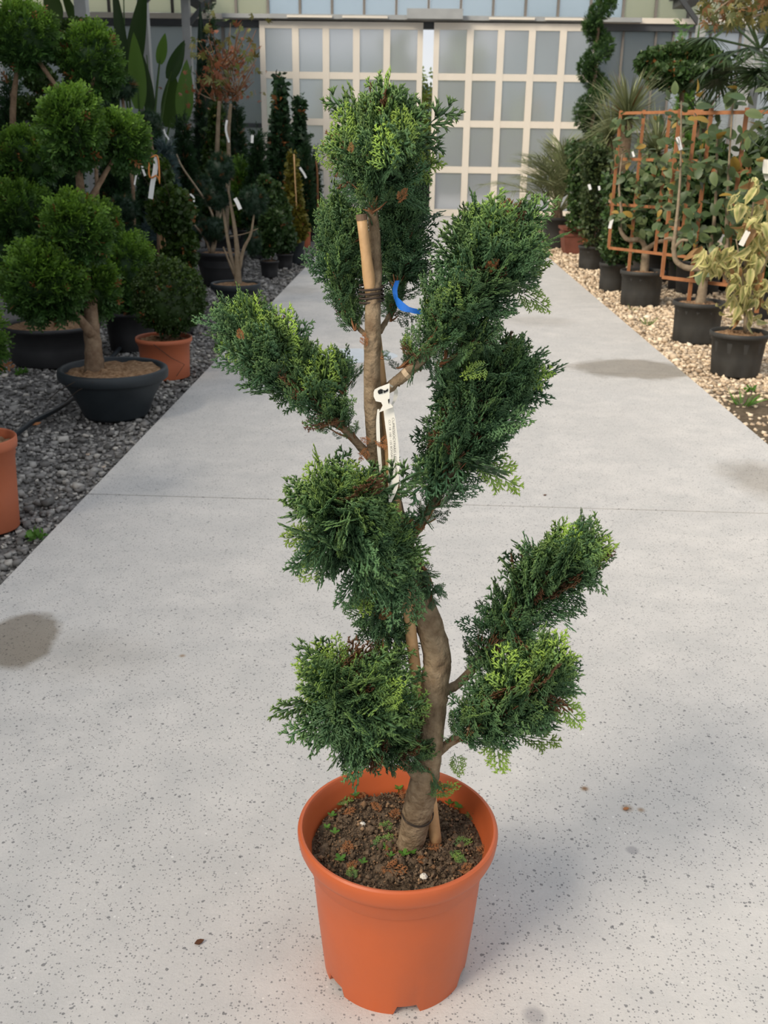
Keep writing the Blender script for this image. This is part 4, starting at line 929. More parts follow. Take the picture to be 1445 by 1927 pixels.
# paddle-leaved plant (bird of paradise) in the back
YS = 16.0; g = P(275, 330, YS); g[2] = GZ
t = thing('bird_of_paradise', 'tall plant with large green paddle leaves behind the left row', 'potted plant', g); pot_body(t, g, .32, .26, .36, M_black, seg=24)
def paddle(px, py, ex, ey, wpx, dy=0, fold=.25):
    a = P(px, py, YS+dy); b = P(ex, ey, YS+dy-.1); L = np.linalg.norm(b-a); ax = norm(b-a); sd = norm(np.cross(ax, [rng.normal()*.3, -1, rng.normal()*.2])); nn = np.cross(sd, ax); w = wpx/ppm(a); m = MB(); V = []; k = 11
    for i_ in range(k):
        u = i_/(k-1); ww = w*math.sin(math.pi*min(1, .06 + u*.94)**.75)**.8; p = a + ax*L*u + nn*(.16*L*u*u)
        V += [p - sd*ww + nn*ww*fold, p, p + sd*ww + nn*ww*fold]
    F = []
    for i_ in range(k-1):
        o_ = 3*i_; F += [(o_, o_+1, o_+4, o_+3), (o_+1, o_+2, o_+5, o_+4)]
    m.add(V, F, (rng.random(), rng.random(), 0, 1)); o = m.build('leaf', M_banana, t, smooth=True, color=True)
    st = np.array([g + [rng.normal()*.1, rng.normal()*.05, .3], (g + a)/2 + [0, 0, .3], a, a + ax*L*.9]); MB().tube(spline(st, 10), np.linspace(.03, .008, 10), 6, c=(.5, .6, 0, 1)).build('leaf_stalk', M_banana, t, smooth=True, color=True)
for a_ in ((238, 190, 232, -40, 15), (243, 170, 268, -40, 17, .2), (262, 205, 256, 60, 17, -.2), (285, 220, 275, 90, 14, .4), (318, 150, 352, 75, 14), (345, 230, 362, 112, 20, -.3), (318, 240, 330, 130, 18, .3), (105, 45, 88, -30, 18), (150, 60, 118, -25, 10, .2), (300, 120, 312, 60, 10, .5), (205, 230, 215, 110, 18, .3)): paddle(*a_)

# white plant tags on the left row
TAGS = []
def small_tag(label, pts, Y, wpx, m=None, top=None):
    q = np.array([P(x, y, Y) for x, y in pts]); w = wpx/2/ppm(q[0]); s = spline(q, 9) if len(q) > 2 else np.linspace(q[0], q[-1], 5); V = []; b = MB()
    d = norm(np.gradient(s, axis=0)); 
    for p, dd in zip(s, d):
        sd = norm(np.cross(dd, [0, 1, 0]))*w; V += [p-sd, p+sd, p+sd+[0, .003, 0], p-sd+[0, .003, 0]]
    k = len(s); F = [(4*i_+j, 4*i_+(j+1) % 4, 4*i_+4+(j+1) % 4, 4*i_+4+j) for i_ in range(k-1) for j in range(4)] + [(3, 2, 1, 0), (4*k-4, 4*k-3, 4*k-2, 4*k-1)]
    b.add(V, F)
    t = thing('plant_tag', label, 'plant tag', s[-1], 'small plant tags'); b.build('strap', m or M_tagb, t); TAGS.append((t, q[0]))
    if top is None: return
    q2 = np.array([P(x, y, Y-.01) for x, y in top]); MB().tube(spline(q2, 14), .006, 6).build('orange_loop', M_tago, t, smooth=True)
small_tag('long white tag on an orange loop in the left row', [(294, 295), (292, 320), (287, 345), (283, 374)], 7.3, 9, top=[(293, 292), (282, 300), (280, 325), (284, 335), (296, 330), (300, 345), (298, 300), (293, 292)])
small_tag('short white tag left of the orange-looped one', [(269, 293), (268, 315), (273, 331)], 7.4, 4, top=[(266, 292), (263, 300), (275, 298), (278, 305), (269, 293)])
small_tag('thin curved white strip below the short tag', [(265, 325), (257, 328), (253, 348)], 7.4, 3)
small_tag('white tag on the pine stems of the smaller bowl', [(442, 373), (447, 382), (452, 394)], 8.6, 7)
small_tag('curved white tag on the right maple stem', [(427, 226), (425, 245), (431, 268)], 12.9, 4)
small_tag('white tag at the top of the narrow dark cone', [(475, 254), (474, 269)], 12.8, 5)
small_tag('white tag on the slim green cone near the left door', [(564, 315), (572, 327), (576, 335)], 14.4, 4)
small_tag('small white tag left of the bluish spruce', [(308, 243), (311, 252), (318, 263)], 9.6, 3)
small_tag('white curved tag beside the staked shrub', [(357, 365), (364, 371), (365, 380)], 8.8, 3)

# hose on the gravel, weeds
hs = np.array([G(-60, 850, .012), G(20, 822, .012), G(60, 795, .012), G(110, 768, .012), G(150, 735, .012), G(240, 640, .012), G(260, 615, .012)])
tag(MB().tube(spline(hs, 40), .014, 10).build('irrigation_hose', M_hose, smooth=True), 'black irrigation hose lying on the grey gravel', 'hose')
def weed(label, px, py, s, n, m=None, Ts=None, name='weed'):
    g = G(px, py, GZ); a = rng.uniform(0, 6.283, n); pos = g + np.stack([np.cos(a), np.sin(a), 0*a], 1)*(s*.35*np.sqrt(rng.random(n)))[:, None]; D = norm(np.stack([np.cos(a), np.sin(a), rng.uniform(.5, 1.6, n)], 1))
    V, F, C = scatter(Ts or T_leaf, pos, D, norm(rng.normal(size=(n, 3))), s*rng.uniform(.5, 1, n), 0.); o = tri_obj(name, V, F, C, m or M_seed); return tag(o, label, 'weed')
weed('bright green weed at the left path edge by the terracotta pot', 71, 1014, .055, 9)
weed('small green weed between the tub and the slate bowl', 40, 704, .06, 10)
weed('grass tuft at the right edge of the path below the front black pot', 1398, 762, .12, 40, M_grass, [blade(4, .03, .3)])
weed('sparse grass beside the right path edge', 1218, 612, .10, 36, M_grass, [blade(4, .025, .3)])
weed('small grass tuft near the black espalier pots', 1190, 585, .08, 24, M_grass, [blade(4, .025, .3)])
weed('light green weed at the left path edge behind the cypress branch', 418, 655, .07, 12)
weed('tiny weed in the gravel right of the front pot', 1412, 735, .05, 8)
def dryleaf(label, px, py, s, an, z=.0, m=None):
    g = G(px, py, z + .003); d = np.array([math.cos(an), math.sin(an), .1]); w = np.array([-d[1], d[0], .25]); V = []
    for u, ww in ((0, .03), (.35, .28), (.7, .22), (1, .02)): V += [g + d*s*u - w*s*ww, g + d*s*u + np.array([0, 0, -.02*s]), g + d*s*u + w*s*ww]
    F = [f for i_ in range(3) for f in ((3*i_, 3*i_+1, 3*i_+4, 3*i_+3), (3*i_+1, 3*i_+2, 3*i_+5, 3*i_+4))]
    V = np.array(V); o = MB().add(np.vstack([V, V + [0, 0, .0008]]), F + [tuple(k + 12 for k in f[::-1]) for f in F]).build('dry_leaf', m or M_dryleaf); return tag(o, label, 'leaf')
dryleaf('small dark curled leaf on the concrete left of the pot', 366, 1776, .018, .5)
dryleaf('brown scrap on the concrete right of the pot, the larger of two', 1172, 1523, .014, .2, 0, M_dryfrond)
dryleaf('rusty dry leaf beside the black hose', 62, 800, .05, 1.0, .0, M_dryfrond)
dryleaf('tiny dark scrap on the path in line with the blue ribbon', 1022, 932, .016, .3)

# ================================================================== RIGHT ROW
def leaf_mesh(name, seed, wid=.30, fold=.18, curl=.25, varieg=False, k=5, dead_on=False):
    r = np.random.default_rng(seed); V = []; C = []
    g = r.uniform(.1, .9); tipc = r.uniform(0, .9); dead = 1. if dead_on else 0.
    for i in range(k+1):
        u = i/k; w = wid*math.sin(math.pi*min(1, .04 + .96*u)**.85)**.75 + .004; z = -curl*u*u
        V += [(u, w, z + fold*w), (u, 0, z), (u, -w, z + fold*w)]
        C += [(1 if varieg else tipc, g, dead, 1), (r.uniform(0, .5) if varieg else tipc*.7, g, dead, 1), (1 if varieg else tipc, g, dead, 1)]
    F = []
    for i in range(k):
        a = 3*i; F += [(a, a+1, a+4, a+3), (a+1, a+2, a+5, a+4)]
    me = bpy.data.meshes.new(name); me.from_pydata(V, [], F); setcol(me, np.array(C)); me.shade_smooth(); return me
LM_esp = [leaf_mesh('espalier_leaf', i, dead_on=(i == 3)) for i in range(22)]
LM_var = [leaf_mesh('variegated_leaf', 50+i, .24, .55, .8, True, dead_on=(i == 2)) for i in range(7)]
for me in LM_esp: me.materials.append(M_esp)
for me in LM_var: me.materials.append(M_varieg)
def put_leaves(parent, meshes, pos, D, N, s, name='leaf'):
    o0 = origin(parent); X = norm(D); Z = norm(N - (N*X).sum(1, keepdims=True)*X); Y = np.cross(Z, X); k = rng.integers(0, len(meshes), len(pos))
    for i in range(len(pos)):
        o = bpy.data.objects.new(name, meshes[k[i]]); COL.objects.link(o); o.parent = parent; p = pos[i] - o0; q = s[i]
        o.matrix_basis = Matrix(((X[i,0]*q, Y[i,0]*q, Z[i,0]*q, p[0]), (X[i,1]*q, Y[i,1]*q, Z[i,1]*q, p[1]), (X[i,2]*q, Y[i,2]*q, Z[i,2]*q, p[2]), (0, 0, 0, 1)))

def trellis(parent, A, B, H, zrows, cols, sq=.026, legs=()):
    """wooden trellis between ground points A and B (posts) with rails at zrows"""
    A = np.asarray(A, float); B = np.asarray(B, float)
    for u in cols:
        p = A + (B-A)*u; z0 = zrows[0] if u not in legs else parent['pot_h']*.85 + GZ
        MB().bar([p[0], p[1], z0], [p[0], p[1], H], sq, sq, (0, 1, 0)).build('post', M_wood, parent)
    off = np.array([0, -sq*.75, 0])
    for z in zrows: MB().bar([A[0], A[1]+off[1], z], [B[0], B[1]+off[1], z], sq*.6, sq, UP).build('rail', M_wood, parent)

def espalier(name, label, pot, A_px, B_px, YA, YB_, ytops, H_px, cols, legs, trunk, leaves, lsize, boxes):
    t, c, r, h = potted(name, label, 'potted tree', *pot, M_blackr, soilm=M_soil2, taper=.86, flutes=12); t['pot_h'] = float(h)
    A = P(*A_px, YA); B = P(*B_px, YB_); z = [P(A_px[0], y, YA)[2] for y in ytops]
    trellis(t, A, B, P(H_px[0], H_px[1], YA)[2], z, cols, legs=legs)
    stems(t, trunk, M_barkg)
    pos = []
    for (x0, x1, y0, y1, ya, yb, m) in boxes:
        u = rng.uniform(0, 1, (m, 3)); pos += [P(x0 + (x1-x0)*a, y0 + (y1-y0)*b, ya + (yb-ya)*a + rng.normal()*.10 - .05) for a, b, _ in u]
    pos = np.array(pos); n = len(pos); D = norm(rng.normal(size=(n, 3))*[1, .7, .8] + [0, -.3, -.05]); N = norm(UP*.9 + [-.5, -.7, 0] + rng.normal(size=(n, 3))*.5)
    put_leaves(t, LM_esp, pos, D, N, lsize*rng.uniform(.6, 1.25, n)); return t, c
YE = 9.9
espalier('espaliered_tree', 'espaliered tree on a wooden trellis, the farther of two, in a black pot', (1168, 1252, 508, 577), (1145, 467), (1290, 484), 10.0, 9.25, (466, 384, 299, 213), (1175, 208), (0, .30, .62, .93), (.30,),
   [[(1212, 515, YE-.1, .045), (1214, 490, YE-.1, .04), (1216, 462, YE-.1, .036)], [(1216, 470, YE-.1, .026), (1205, 452, YE-.12, .024), (1180, 450, YE-.15, .022), (1167, 430, YE-.15, .018), (1170, 405, YE-.15, .014), (1165, 350, YE-.1, .010), (1172, 280, YE-.1, .007)],
    [(1216, 470, YE-.1, .024), (1235, 456, YE-.2, .02), (1258, 452, YE-.3, .018), (1275, 440, YE-.35, .016), (1276, 380, YE-.4, .010), (1270, 300, YE-.4, .006)]], 0, .085,
   [(1150, 1300, 215, 420, 10.0, 9.2, 205), (1190, 1290, 330, 450, 9.8, 9.3, 75), (1150, 1200, 390, 420, 9.8, 9.8, 14)])
YF = 7.95
espalier('espaliered_tree', 'espaliered tree with large leaves on a wooden trellis, the nearer of two', (1268, 1366, 566, 647), (1245, 523), (1440, 545), 8.15, 7.5, (521, 428, 318, 213), (1271, 205), (0, .30, .62, .95), (.30, .95),
   [[(1318, 572, YF-.15, .042), (1322, 545, YF-.15, .036), (1326, 520, YF-.15, .03)], [(1326, 525, YF-.15, .026), (1318, 508, YF-.17, .024), (1290, 503, YF-.15, .022), (1272, 490, YF-.15, .02), (1268, 460, YF-.15, .018), (1272, 425, YF-.15, .013), (1280, 330, YF-.1, .009), (1282, 190, YF-.1, .005)],
    [(1270, 455, YF-.15, .013), (1262, 448, YF-.15, .012), (1250, 450, YF-.15, .008)], [(1270, 465, YF-.15, .014), (1282, 453, YF-.2, .012), (1295, 452, YF-.25, .008)],
    [(1326, 525, YF-.15, .024), (1345, 510, YF-.25, .02), (1365, 480, YF-.3, .018), (1368, 400, YF-.3, .014), (1372, 300, YF-.3, .008), (1380, 180, YF-.3, .005)], [(1330, 510, YF-.1, .02), (1345, 400, YF-.1, .012), (1350, 240, YF-.1, .007)]], 0, .105,
   [(1250, 1445, 165, 330, 8.1, 7.5, 110), (1240, 1400, 300, 450, 8.1, 7.6, 120), (1290, 1380, 420, 470, 7.9, 7.7, 30), (1310, 1330, 480, 515, 7.75, 7.75, 8), (1400, 1460, 250, 420, 7.6, 7.4, 25)])

# variegated plant in front
t, c, r, h = potted('variegated_dogwood', 'drooping cream-variegated shrub in the frontmost black pot on the right', 'potted shrub', 1339, 1449, 623, 711, M_blackr, soilm=M_soil2, taper=.80, flutes=10)
YV = c[1]
stems(t, [[(1402, 625, YV, .014), (1403, 590, YV, .013), (1400, 540, YV, .011), (1405, 470, YV, .009), (1418, 380, YV, .006)], [(1402, 585, YV, .010), (1380, 545, YV, .009), (1355, 510, YV, .007), (1330, 480, YV, .005)], [(1403, 570, YV, .009), (1425, 530, YV, .008), (1445, 480, YV, .005)], [(1400, 540, YV, .008), (1392, 490, YV-.05, .006), (1385, 450, YV-.05, .004)]], M_barkg, seg=7)
pos = []
for (px, py, rx, ry, m) in ((1335, 492, 26, 26, 34), (1372, 488, 26, 22, 26), (1400, 520, 34, 34, 46), (1430, 470, 28, 40, 44), (1415, 420, 24, 30, 28), (1398, 395, 12, 14, 8), (1425, 352, 14, 14, 9), (1400, 560, 34, 26, 40), (1440, 560, 20, 30, 22), (1405, 600, 28, 16, 14), (1355, 590, 6, 8, 2), (1440, 410, 16, 30, 16), (1388, 372, 8, 8, 5)):
    for _ in range(m):
        a = rng.uniform(0, 6.283); q = math.sqrt(rng.random()); pos.append(P(px + rx*q*math.cos(a), py - 8 + ry*q*math.sin(a), YV + rng.normal()*.10))
pos = np.array(pos); n = len(pos); D = norm(rng.normal(size=(n, 3))*[.6, .6, .25] + [0, 0, -.75]); N = norm([0, -.6, .5] + rng.normal(size=(n, 3))*.6)
put_leaves(t, LM_var, pos, D, N, .092*rng.uniform(.6, 1.2, n))

# climbers and shrubs going back along the right edge
def leafcol(t, x0, x1, y0, y1, Y, n, m, size=.09, dep=.22, Ts=T_leaf):
    a = rng.random((n, 3)); pos = np.array([P(x0 + (x1-x0)*u, y0 + (y1-y0)*v, Y + (w-.5)*dep*2) for u, v, w in a]); D = norm(rng.normal(size=(n, 3)) + [0, -.4, .1]); N = norm(rng.normal(size=(n, 3)) + UP*.8 + [-.3, -.5, 0])
    V, F, C = scatter(Ts, pos, D, N, size*rng.uniform(.7, 1.3, n), .015, rng.uniform(0, 1.4, n)); return tri_obj('foliage', V, F, C, m, t, stuff=True)
t, c, r, h = potted('leafy_climber', 'green climber in the octagonal black pot behind the farther trellis', 'potted climber', 1127, 1178, 494, 549, M_blackr, taper=.88)
stems(t, [[(1150, 492, c[1], .012), (1155, 400, c[1], .008), (1160, 300, c[1], .005)]], M_bark2, seg=6); leafcol(t, 1138, 1205, 330, 492, c[1], 900, M_broad)
t, c, r, h = potted('leafy_climber', 'slim leafy column in the ribbed black pot beside the brown planter', 'potted climber', 1088, 1137, 462, 507, M_blackr, taper=.86, flutes=8)
stems(t, [[(1118, 458, c[1]-.12, .010), (1124, 400, c[1]-.12, .009), (1128, 360, c[1]-.12, .008)], [(1114, 460, c[1], .012), (1122, 300, c[1], .006)]], M_bark2, seg=6); leafcol(t, 1096, 1148, 275, 462, c[1], 1100, M_ivy, .085)
c = np.array([P(1085, 470, 14.7)[0], 14.7, GZ]); t = thing('leafy_shrub', 'dark leafy shrub in the square brown clay planter', 'potted shrub', c)
for k in range(1):
    b = MB(); w = .24; hh = .36
    for (z0, z1, w0, w1) in ((0, .24, .19, .225), (.24, .28, .235, .24), (.28, .32, .225, .228), (.32, .36, .25, .255)):
        b.add([(c[0]+sx*ww, c[1]+sy*ww, GZ + z) for z, ww in ((z0, w0), (z1, w1)) for sx, sy in ((-1,-1),(1,-1),(1,1),(-1,1))], [(0,3,2,1),(4,5,6,7),(0,1,5,4),(1,2,6,5),(2,3,7,6),(3,0,4,7)])
    b.build('planter', M_brownpot, t)
leafcol(t, 1070, 1118, 270, 440, 14.7, 1100, M_broad, .09, .3)

# palms: arching pinnate fronds
def palm(t, cen, n, L, Ts_m, stalk=.45, lift=(.2, 1.3), leaflets=34, bl=.45, droop=.9, seedv=0, wid=.012):
    r = np.random.default_rng(seedv)
    for k in range(n):
        a = 2*math.pi*k/n + r.normal()*.25; el = r.uniform(*lift); h = np.array([math.cos(a), math.sin(a), 0]); d0 = h*math.cos(el) + UP*math.sin(el); LL = L*r.uniform(.8, 1.1)
        u = np.linspace(0, 1, 12)[:, None]; pts = cen + d0*LL*u - UP*(droop*LL*.5*u**2.2); b = MB().tube(pts, np.linspace(.012, .003, 12), 5, c=(.9, .6, 0, 1))
        i0 = r.uniform(stalk, 1, leaflets); P_ = np.array([np.interp(i0, u[:, 0], pts[:, j]) for j in range(3)]).T; tg_ = norm(np.gradient(pts, axis=0)); T_ = np.array([np.interp(i0, u[:, 0], tg_[:, j]) for j in range(3)]).T
        sd = norm(np.cross(T_, UP) + 1e-6); sg = np.where(np.arange(leaflets) % 2 == 0, 1, -1)[:, None]; D = norm(T_*.75 + sd*sg*.75 + UP*.12 + r.normal(size=(leaflets, 3))*.1); N = norm(np.cross(D, T_)*sg)
        v, f, c_ = stamp(blade(4, wid, .25), P_, D, N, bl*LL*(1 - .45*i0)*r.uniform(.8, 1.1, leaflets), r.uniform(.2, .8, leaflets), np.zeros(leaflets)); b.add(v, f.tolist(), c_); b.build('frond', Ts_m, t, color=True)
t, c, r, h = potted('jelly_palm', 'arching feathery palm in a tall black pot in front of the right door', 'potted palm', 1019, 1073, 408, 467, M_blackr, taper=.84)
MB().tube(np.array([c + [0, 0, h*.8], c + [0, 0, h + .12]]), [.10, .07], 10, .12).build('palm_base', M_bark2, t)
palm(t, c + np.array([.02, 0, h + .06]), 28, 1.45, M_palm, .22, (.6, 1.5), 60, .42, .75, 3, .016)

def rosette(name, label, px, py, Y, n, L, m, w=.014, lo=-.2, stem=True):
    g = P(px, py, Y); cen = g.copy(); g[2] = GZ; t = thing(name, label, 'potted plant', g, 'spiky plants in the right back rows'); pot_body(t, g, .24, .19, .34, M_blackr, seg=24)
    MB().tube(np.array([[g[0], g[1], .25], cen]), [.08, .07], 9, .08).build('stem', M_bark2, t, smooth=True)
    a = rng.uniform(0, 6.283, n); el = rng.uniform(lo, 1.4, n); D = np.stack([np.cos(a)*np.cos(el), np.sin(a)*np.cos(el), np.sin(el)], 1); N = norm(UP + D*-.2 + rng.normal(size=(n, 3))*.1)
    v, f, c_ = scatter([blade(6, w, .25), blade(6, w, .12), blade(6, w, .45)], np.tile(cen, (n, 1)), D, N, L*rng.uniform(.75, 1.1, n), .03); tri_obj('blades', v, f, c_, m, t, stuff=True); return t
rosette('spiky_yucca', 'large grey-green spiky rosette above the farther trellis', 1180, 225, 13.0, 300, .66, M_palm)
rosette('spiky_yucca', 'drooping spiky rosette just right of the spiral topiary', 1150, 258, 13.8, 260, .62, M_palm, lo=-.4)
rosette('spiky_yucca', 'spiky rosette under the round-headed shrub', 1318, 235, 12.0, 220, .52, M_palmd)
rosette('spiky_yucca', 'spiky rosette behind the middle of the farther trellis', 1235, 290, 12.4, 240, .6, M_palm)

# spiral topiary
YX = 17.5; g = P(1118, 420, YX); g[2] = GZ
t = thing('spiral_topiary', 'tall clipped green spiral topiary in front of the right door edge', 'topiary', g); pot_body(t, g, .26, .2, .36, M_black, seg=24)
stems(t, [[(1112, 425, YX, .04), (1114, 250, YX, .035), (1122, 100, YX, .03), (1134, -30, YX, .02)]], M_bark2, seg=7)
vv, ff, cc, o_ = [], [], [], 0; n = 5200; u = rng.random(n); hz = u; ang = u*2*math.pi*4.4 + .55; axp = np.array([P(1102 + 32*a, 330 - 370*a, YX) for a in u]); rad = .20*(1 - .25*u)
cen = axp + np.stack([np.cos(ang), np.sin(ang), 0*u], 1)*(rad*.75)[:, None]; d = sphere_dirs(n); pos = cen + d*(rad*.66)[:, None]*[1, 1, 1.15]
V, F, C = scatter(T_sprig, pos, norm(d + UP*.4 + rng.normal(size=(n, 3))*.3), norm(rng.normal(size=(n, 3))), .075*rng.uniform(.7, 1.2, n), .0); tri_obj('foliage', V, F, C, M_spiral, t, stuff=True)
ks = np.linspace(0, 1, 60); an = ks*2*math.pi*4.4 + .55; rr = .20*(1 - .25*ks); cp_ = np.array([P(1102 + 32*a, 330 - 370*a, YX) for a in ks]) + np.stack([np.cos(an), np.sin(an), 0*ks], 1)*(rr*.75)[:, None]
MB().tube(cp_, rr*.45, 8, .05, c=(0, .4, 0, 1)).build('foliage_core', M_spiral, t, smooth=True, color=True)

# round-headed shrub, bright thuja tip, big palm and autumn branch at the upper right
YO = 15.0; g = P(1285, 330, YO); g[2] = GZ
t = thing('standard_shrub', 'dark round-headed shrub on a stem behind the trellises', 'potted tree', g); pot_body(t, g, .3, .24, .36, M_black, seg=24); stems(t, [[(1285, 420, YO, .04), (1283, 250, YO, .035), (1282, 150, YO, .03)]], M_bark2, seg=8)
spread(T_leaf, M_broad, t, [(1245, 120, 52, 30), (1300, 112, 60, 33), (1338, 128, 34, 24, YO-.2), (1278, 145, 66, 26, YO-.4)], YO, .13, .8, core=.72)
conifer('narrow bright green thuja tip above the round-headed shrub', 1284, 38, 330, 16, 17.0, M_grass, dens=.8)
def fanpalm(label, px, py, Y, n, L, seed):
    g = P(px, py, Y); cen = g.copy(); g[2] = GZ; r = np.random.default_rng(seed); t = thing('fan_palm', label, 'palm', g); pot_body(t, g, .32, .26, .4, M_black, seg=24)
    MB().tube(np.array([[g[0], g[1], .3], (g + cen)/2 + [0, 0, .2], cen]), [.05, .042, .04], 9, .1).build('palm_trunk', M_steel, t, smooth=True)
    for k in range(n):
        a = 2*math.pi*k/n + r.normal()*.2; el = r.uniform(-.5, 1.2); d = np.array([math.cos(a)*math.cos(el), math.sin(a)*math.cos(el), math.sin(el)]); e = cen + d*L*r.uniform(.6, .9); b = MB().tube(np.array([cen, e]), .012, 5, c=(.5, .5, 0, 1))
        sd = norm(np.cross(d, UP)); nn = np.cross(sd, d); m = 26; th = np.linspace(-1.9, 1.9, m); D = norm(np.cos(th)[:, None]*d + np.sin(th)[:, None]*sd - UP*.15 + r.normal(size=(m, 3))*.06)
        v, f, c_ = stamp(blade(4, .035, .25), np.tile(e, (m, 1)), D, np.tile(nn, (m, 1)), L*.62*r.uniform(.85, 1.05, m), r.uniform(.2, .8, m), np.zeros(m)); b.add(v, f.tolist(), c_); b.build('fan_leaf', M_palmd, t, color=True)
fanpalm('dark fan palm at the upper right edge', 1430, 92, 11.0, 20, .66, 5)
fanpalm('second dark fan palm behind the nearer trellis', 1490, 190, 10.0, 13, .55, 9)
YA_ = 9.0; g = P(1560, 300, YA_); g[2] = GZ
t = thing('autumn_tree', 'tree branch with brownish autumn leaves reaching in at the upper right', 'tree', g); pot_body(t, g, .3, .25, .4, M_black, seg=24)
stems(t, [[(1560, 560, YA_, .04), (1560, 300, YA_, .035), (1550, 120, YA_, .03), (1500, 20, YA_, .02), (1420, -20, YA_, .014)]], M_bark2)
brs = [[(1520, 30, YA_, .012), (1445, 25, YA_, .010), (1400, 38, YA_, .007)], [(1440, -30, YA_, .010), (1375, 0, YA_, .008), (1328, 38, YA_, .005)], [(1470, -25, YA_, .009), (1420, 10, YA_, .007), (1370, 18, YA_, .004)]]
stems(t, brs, M_barkg, 'branch', seg=6)
n = 210; pos = np.array([P(rng.uniform(1315, 1460), rng.uniform(-20, 48)*1.0, YA_ + rng.normal()*.25) for _ in range(n)]); pos = np.array([p for p in pos]); n = len(pos)
o_len = rng.uniform(.05, .09, n); V, F, C = scatter(T_star, pos, norm(rng.normal(size=(n, 3)) - UP*.7), norm(rng.normal(size=(n, 3)) + [0, -1, .3]), o_len, .25, rng.uniform(0, 1.6, n)); tri_obj('leaves', V, F, C, M_oak, t, stuff=True)

# filling shrubs behind the trellises
def filler(label, x0, x1, y0, y1, Y, n, m, size=.13, Ts=T_leaf, name='back_row_shrub'):
    g = P((x0+x1)/2, y1, Y); g[2] = GZ; t = thing(name, label, 'potted shrub', g, 'shrubs in the right back rows'); pot_body(t, g, .26, .21, .34, M_black, seg=24)
    cx_, cy_ = (x0+x1)/2, (y0+y1)/2; q = ppm(P(cx_, cy_, Y)); ellipsoid_foliage('foliage', P(cx_, cy_, Y), np.array([(x1-x0)/2/q, .4, (y1-y0)/2/q]), Ts, size, n, m, t, .7, jit=.7)
filler('dark leafy shrub behind the farther trellis', 1175, 1290, 300, 470, 11.6, 1100, M_broad)
filler('dark leafy shrub behind the nearer trellis, left part', 1270, 1370, 260, 470, 10.6, 1100, M_broad)
filler('dark leafy shrub behind the nearer trellis at the right edge', 1365, 1480, 260, 500, 10.0, 1100, M_broad)
filler('shadowy shrub at the right edge behind the variegated plant', 1400, 1540, 300, 540, 9.0, 900, M_broad)
filler('leafy shrub between the spiral topiary and the palm pot', 1085, 1165, 250, 430, 16.2, 900, M_broad, .15)
filler('dark shrub low behind the trellis pots', 1250, 1345, 400, 520, 10.9, 700, M_broad)

small_tag('white tag hanging high on the nearer trellis', [(1275, 258), (1278, 270), (1281, 282)], 7.8, 7)
small_tag('white tag at the left post of the farther trellis', [(1152, 412), (1149, 422), (1147, 430)], 9.7, 6)
small_tag('white tag on the variegated plant', [(1408, 435), (1400, 450), (1394, 462)], 6.35, 10, M_tagw)
small_tag('white tag at the right edge of the picture', [(1443, 300), (1441, 320), (1446, 338)], 7.3, 12, M_tagw)
small_tag('left one of two tiny tags on the slim leafy column', [(1108, 347), (1111, 357)], 12.4, 5)
small_tag('right one of two tiny tags on the slim leafy column', [(1127, 350), (1128, 358)], 12.4, 4)
small_tag('tiny white tag in the upper part of the farther trellis', [(1190, 285), (1193, 295)], 9.6, 4)

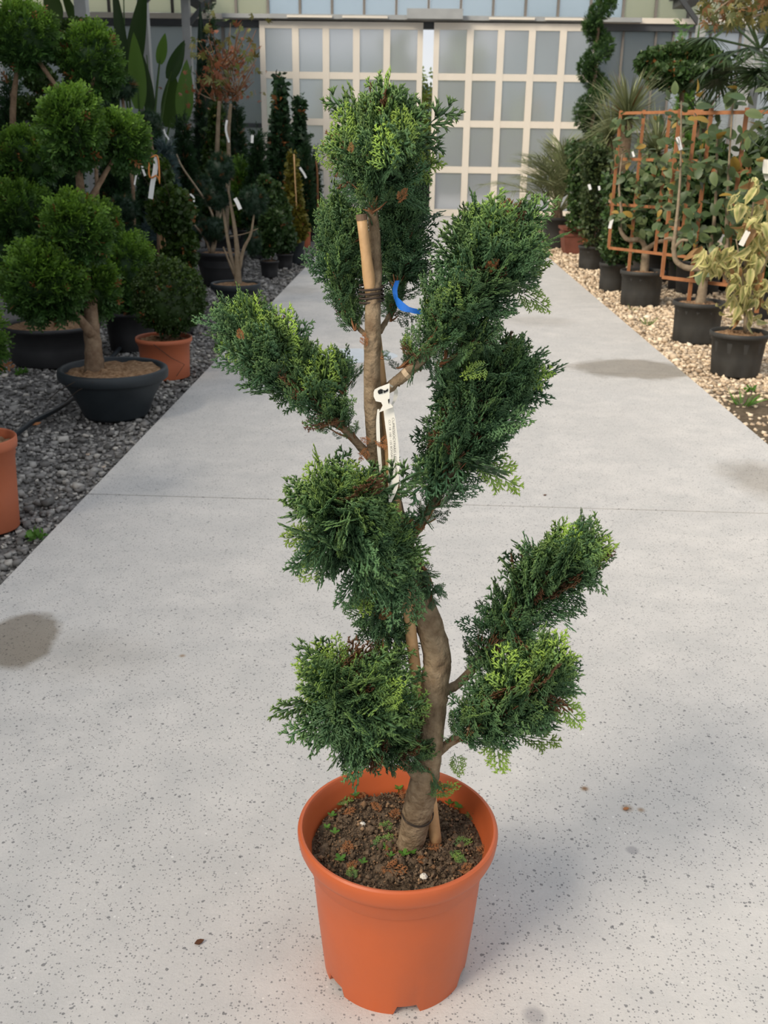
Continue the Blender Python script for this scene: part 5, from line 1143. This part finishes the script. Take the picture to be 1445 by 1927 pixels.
# outside: clipped hedge, tree, bin and hills
c = np.array([0, 33., -.04])
t = thing('hedge', 'sunlit yellow-green conifer hedge outside the door', 'hedge', c)
for k in range(16):
    x = -14 + k*1.9; cone_foliage('hedge_plant', (x, 33 + rng.normal()*.3, 0), (x, 33, (4.5 if abs(x - .8) < 2 else 2.7) + rng.normal()*.3), 1.15, T_sprig, .5, 480, M_hedge, t, power=.45)
t = thing('yard_bin', 'dark plastic bin outside the gap between the doors', 'bin', (.2, 24.3, -.04)); MB().lathe([(.001, .01), (.24, 0), (.30, .8), (.33, .81), (.33, .88), (.001, .93)], 20, (.2, 24.3, -.04)).build('body', M_black, t, smooth=True); MB().box((-.02, 24.0, .80), (.42, 24.03, .84)).build('handle', M_black, t)

hv = MB(); k = 41; V = []
for q in range(k):
    x = -160 + 8*q; z = 22 + 7*math.sin(q*.55) + 4*math.sin(q*1.7 + 1) + rng.normal()*.8; V += [(x, 190, -.5), (x, 200, z*.6), (x, 215, z), (x, 260, -.5)]
tag(hv.add(V, [(4*a + b_, 4*a + 4 + b_, 4*a + 5 + b_, 4*a + 1 + b_) for a in range(k-1) for b_ in range(3)]).build('hills', M_hill), 'wooded hills far beyond the door gap', kind='structure')
# flat patch of pale bluish colour on the path behind the cypress
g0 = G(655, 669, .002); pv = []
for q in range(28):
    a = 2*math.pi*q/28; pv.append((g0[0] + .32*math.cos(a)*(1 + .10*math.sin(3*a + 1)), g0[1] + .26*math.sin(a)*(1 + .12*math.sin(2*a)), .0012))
pv = np.array(pv); tag(MB().add(np.vstack([pv, pv - [0, 0, .001]]), [tuple(range(28)), tuple(range(55, 27, -1))] + [(q, 28 + q, 28 + (q+1) % 28, (q+1) % 28) for q in range(28)]).build('pale_patch', M_bluish), 'pale bluish patch on the path behind the cypress trunk', 'wet patch')

# strings that hold the small tags to the plants
bpy.context.view_layer.update()
cloud = []
for o in scene.objects:
    if o.type == 'MESH' and o.parent is not None and o.parent.get('category') in ('potted tree', 'potted shrub', 'potted conifer', 'potted climber', 'potted plant') and len(o.data.vertices) < 400000:
        if o.name.split('.')[0] in ('soil', 'pot', 'bowl') or o.parent.name.startswith('potted_cypress'): continue
        n_ = len(o.data.vertices); a_ = np.empty(n_*3, np.float32); o.data.vertices.foreach_get('co', a_); mw = np.array(o.matrix_world); w_ = a_.reshape(-1, 3)[::3] @ mw[:3, :3].T + mw[:3, 3]; cloud.append(w_)
cloud = np.vstack(cloud)
for o, top in TAGS:
    d = np.linalg.norm(cloud - top, axis=1); i = int(d.argmin()); e = cloud[i]
    MB().tube(np.array([top - UP*.004, (top+e)/2 + UP*.01, e + (e-top)*.02 + 1e-4]), .0022, 5).build('string', M_wire, o)
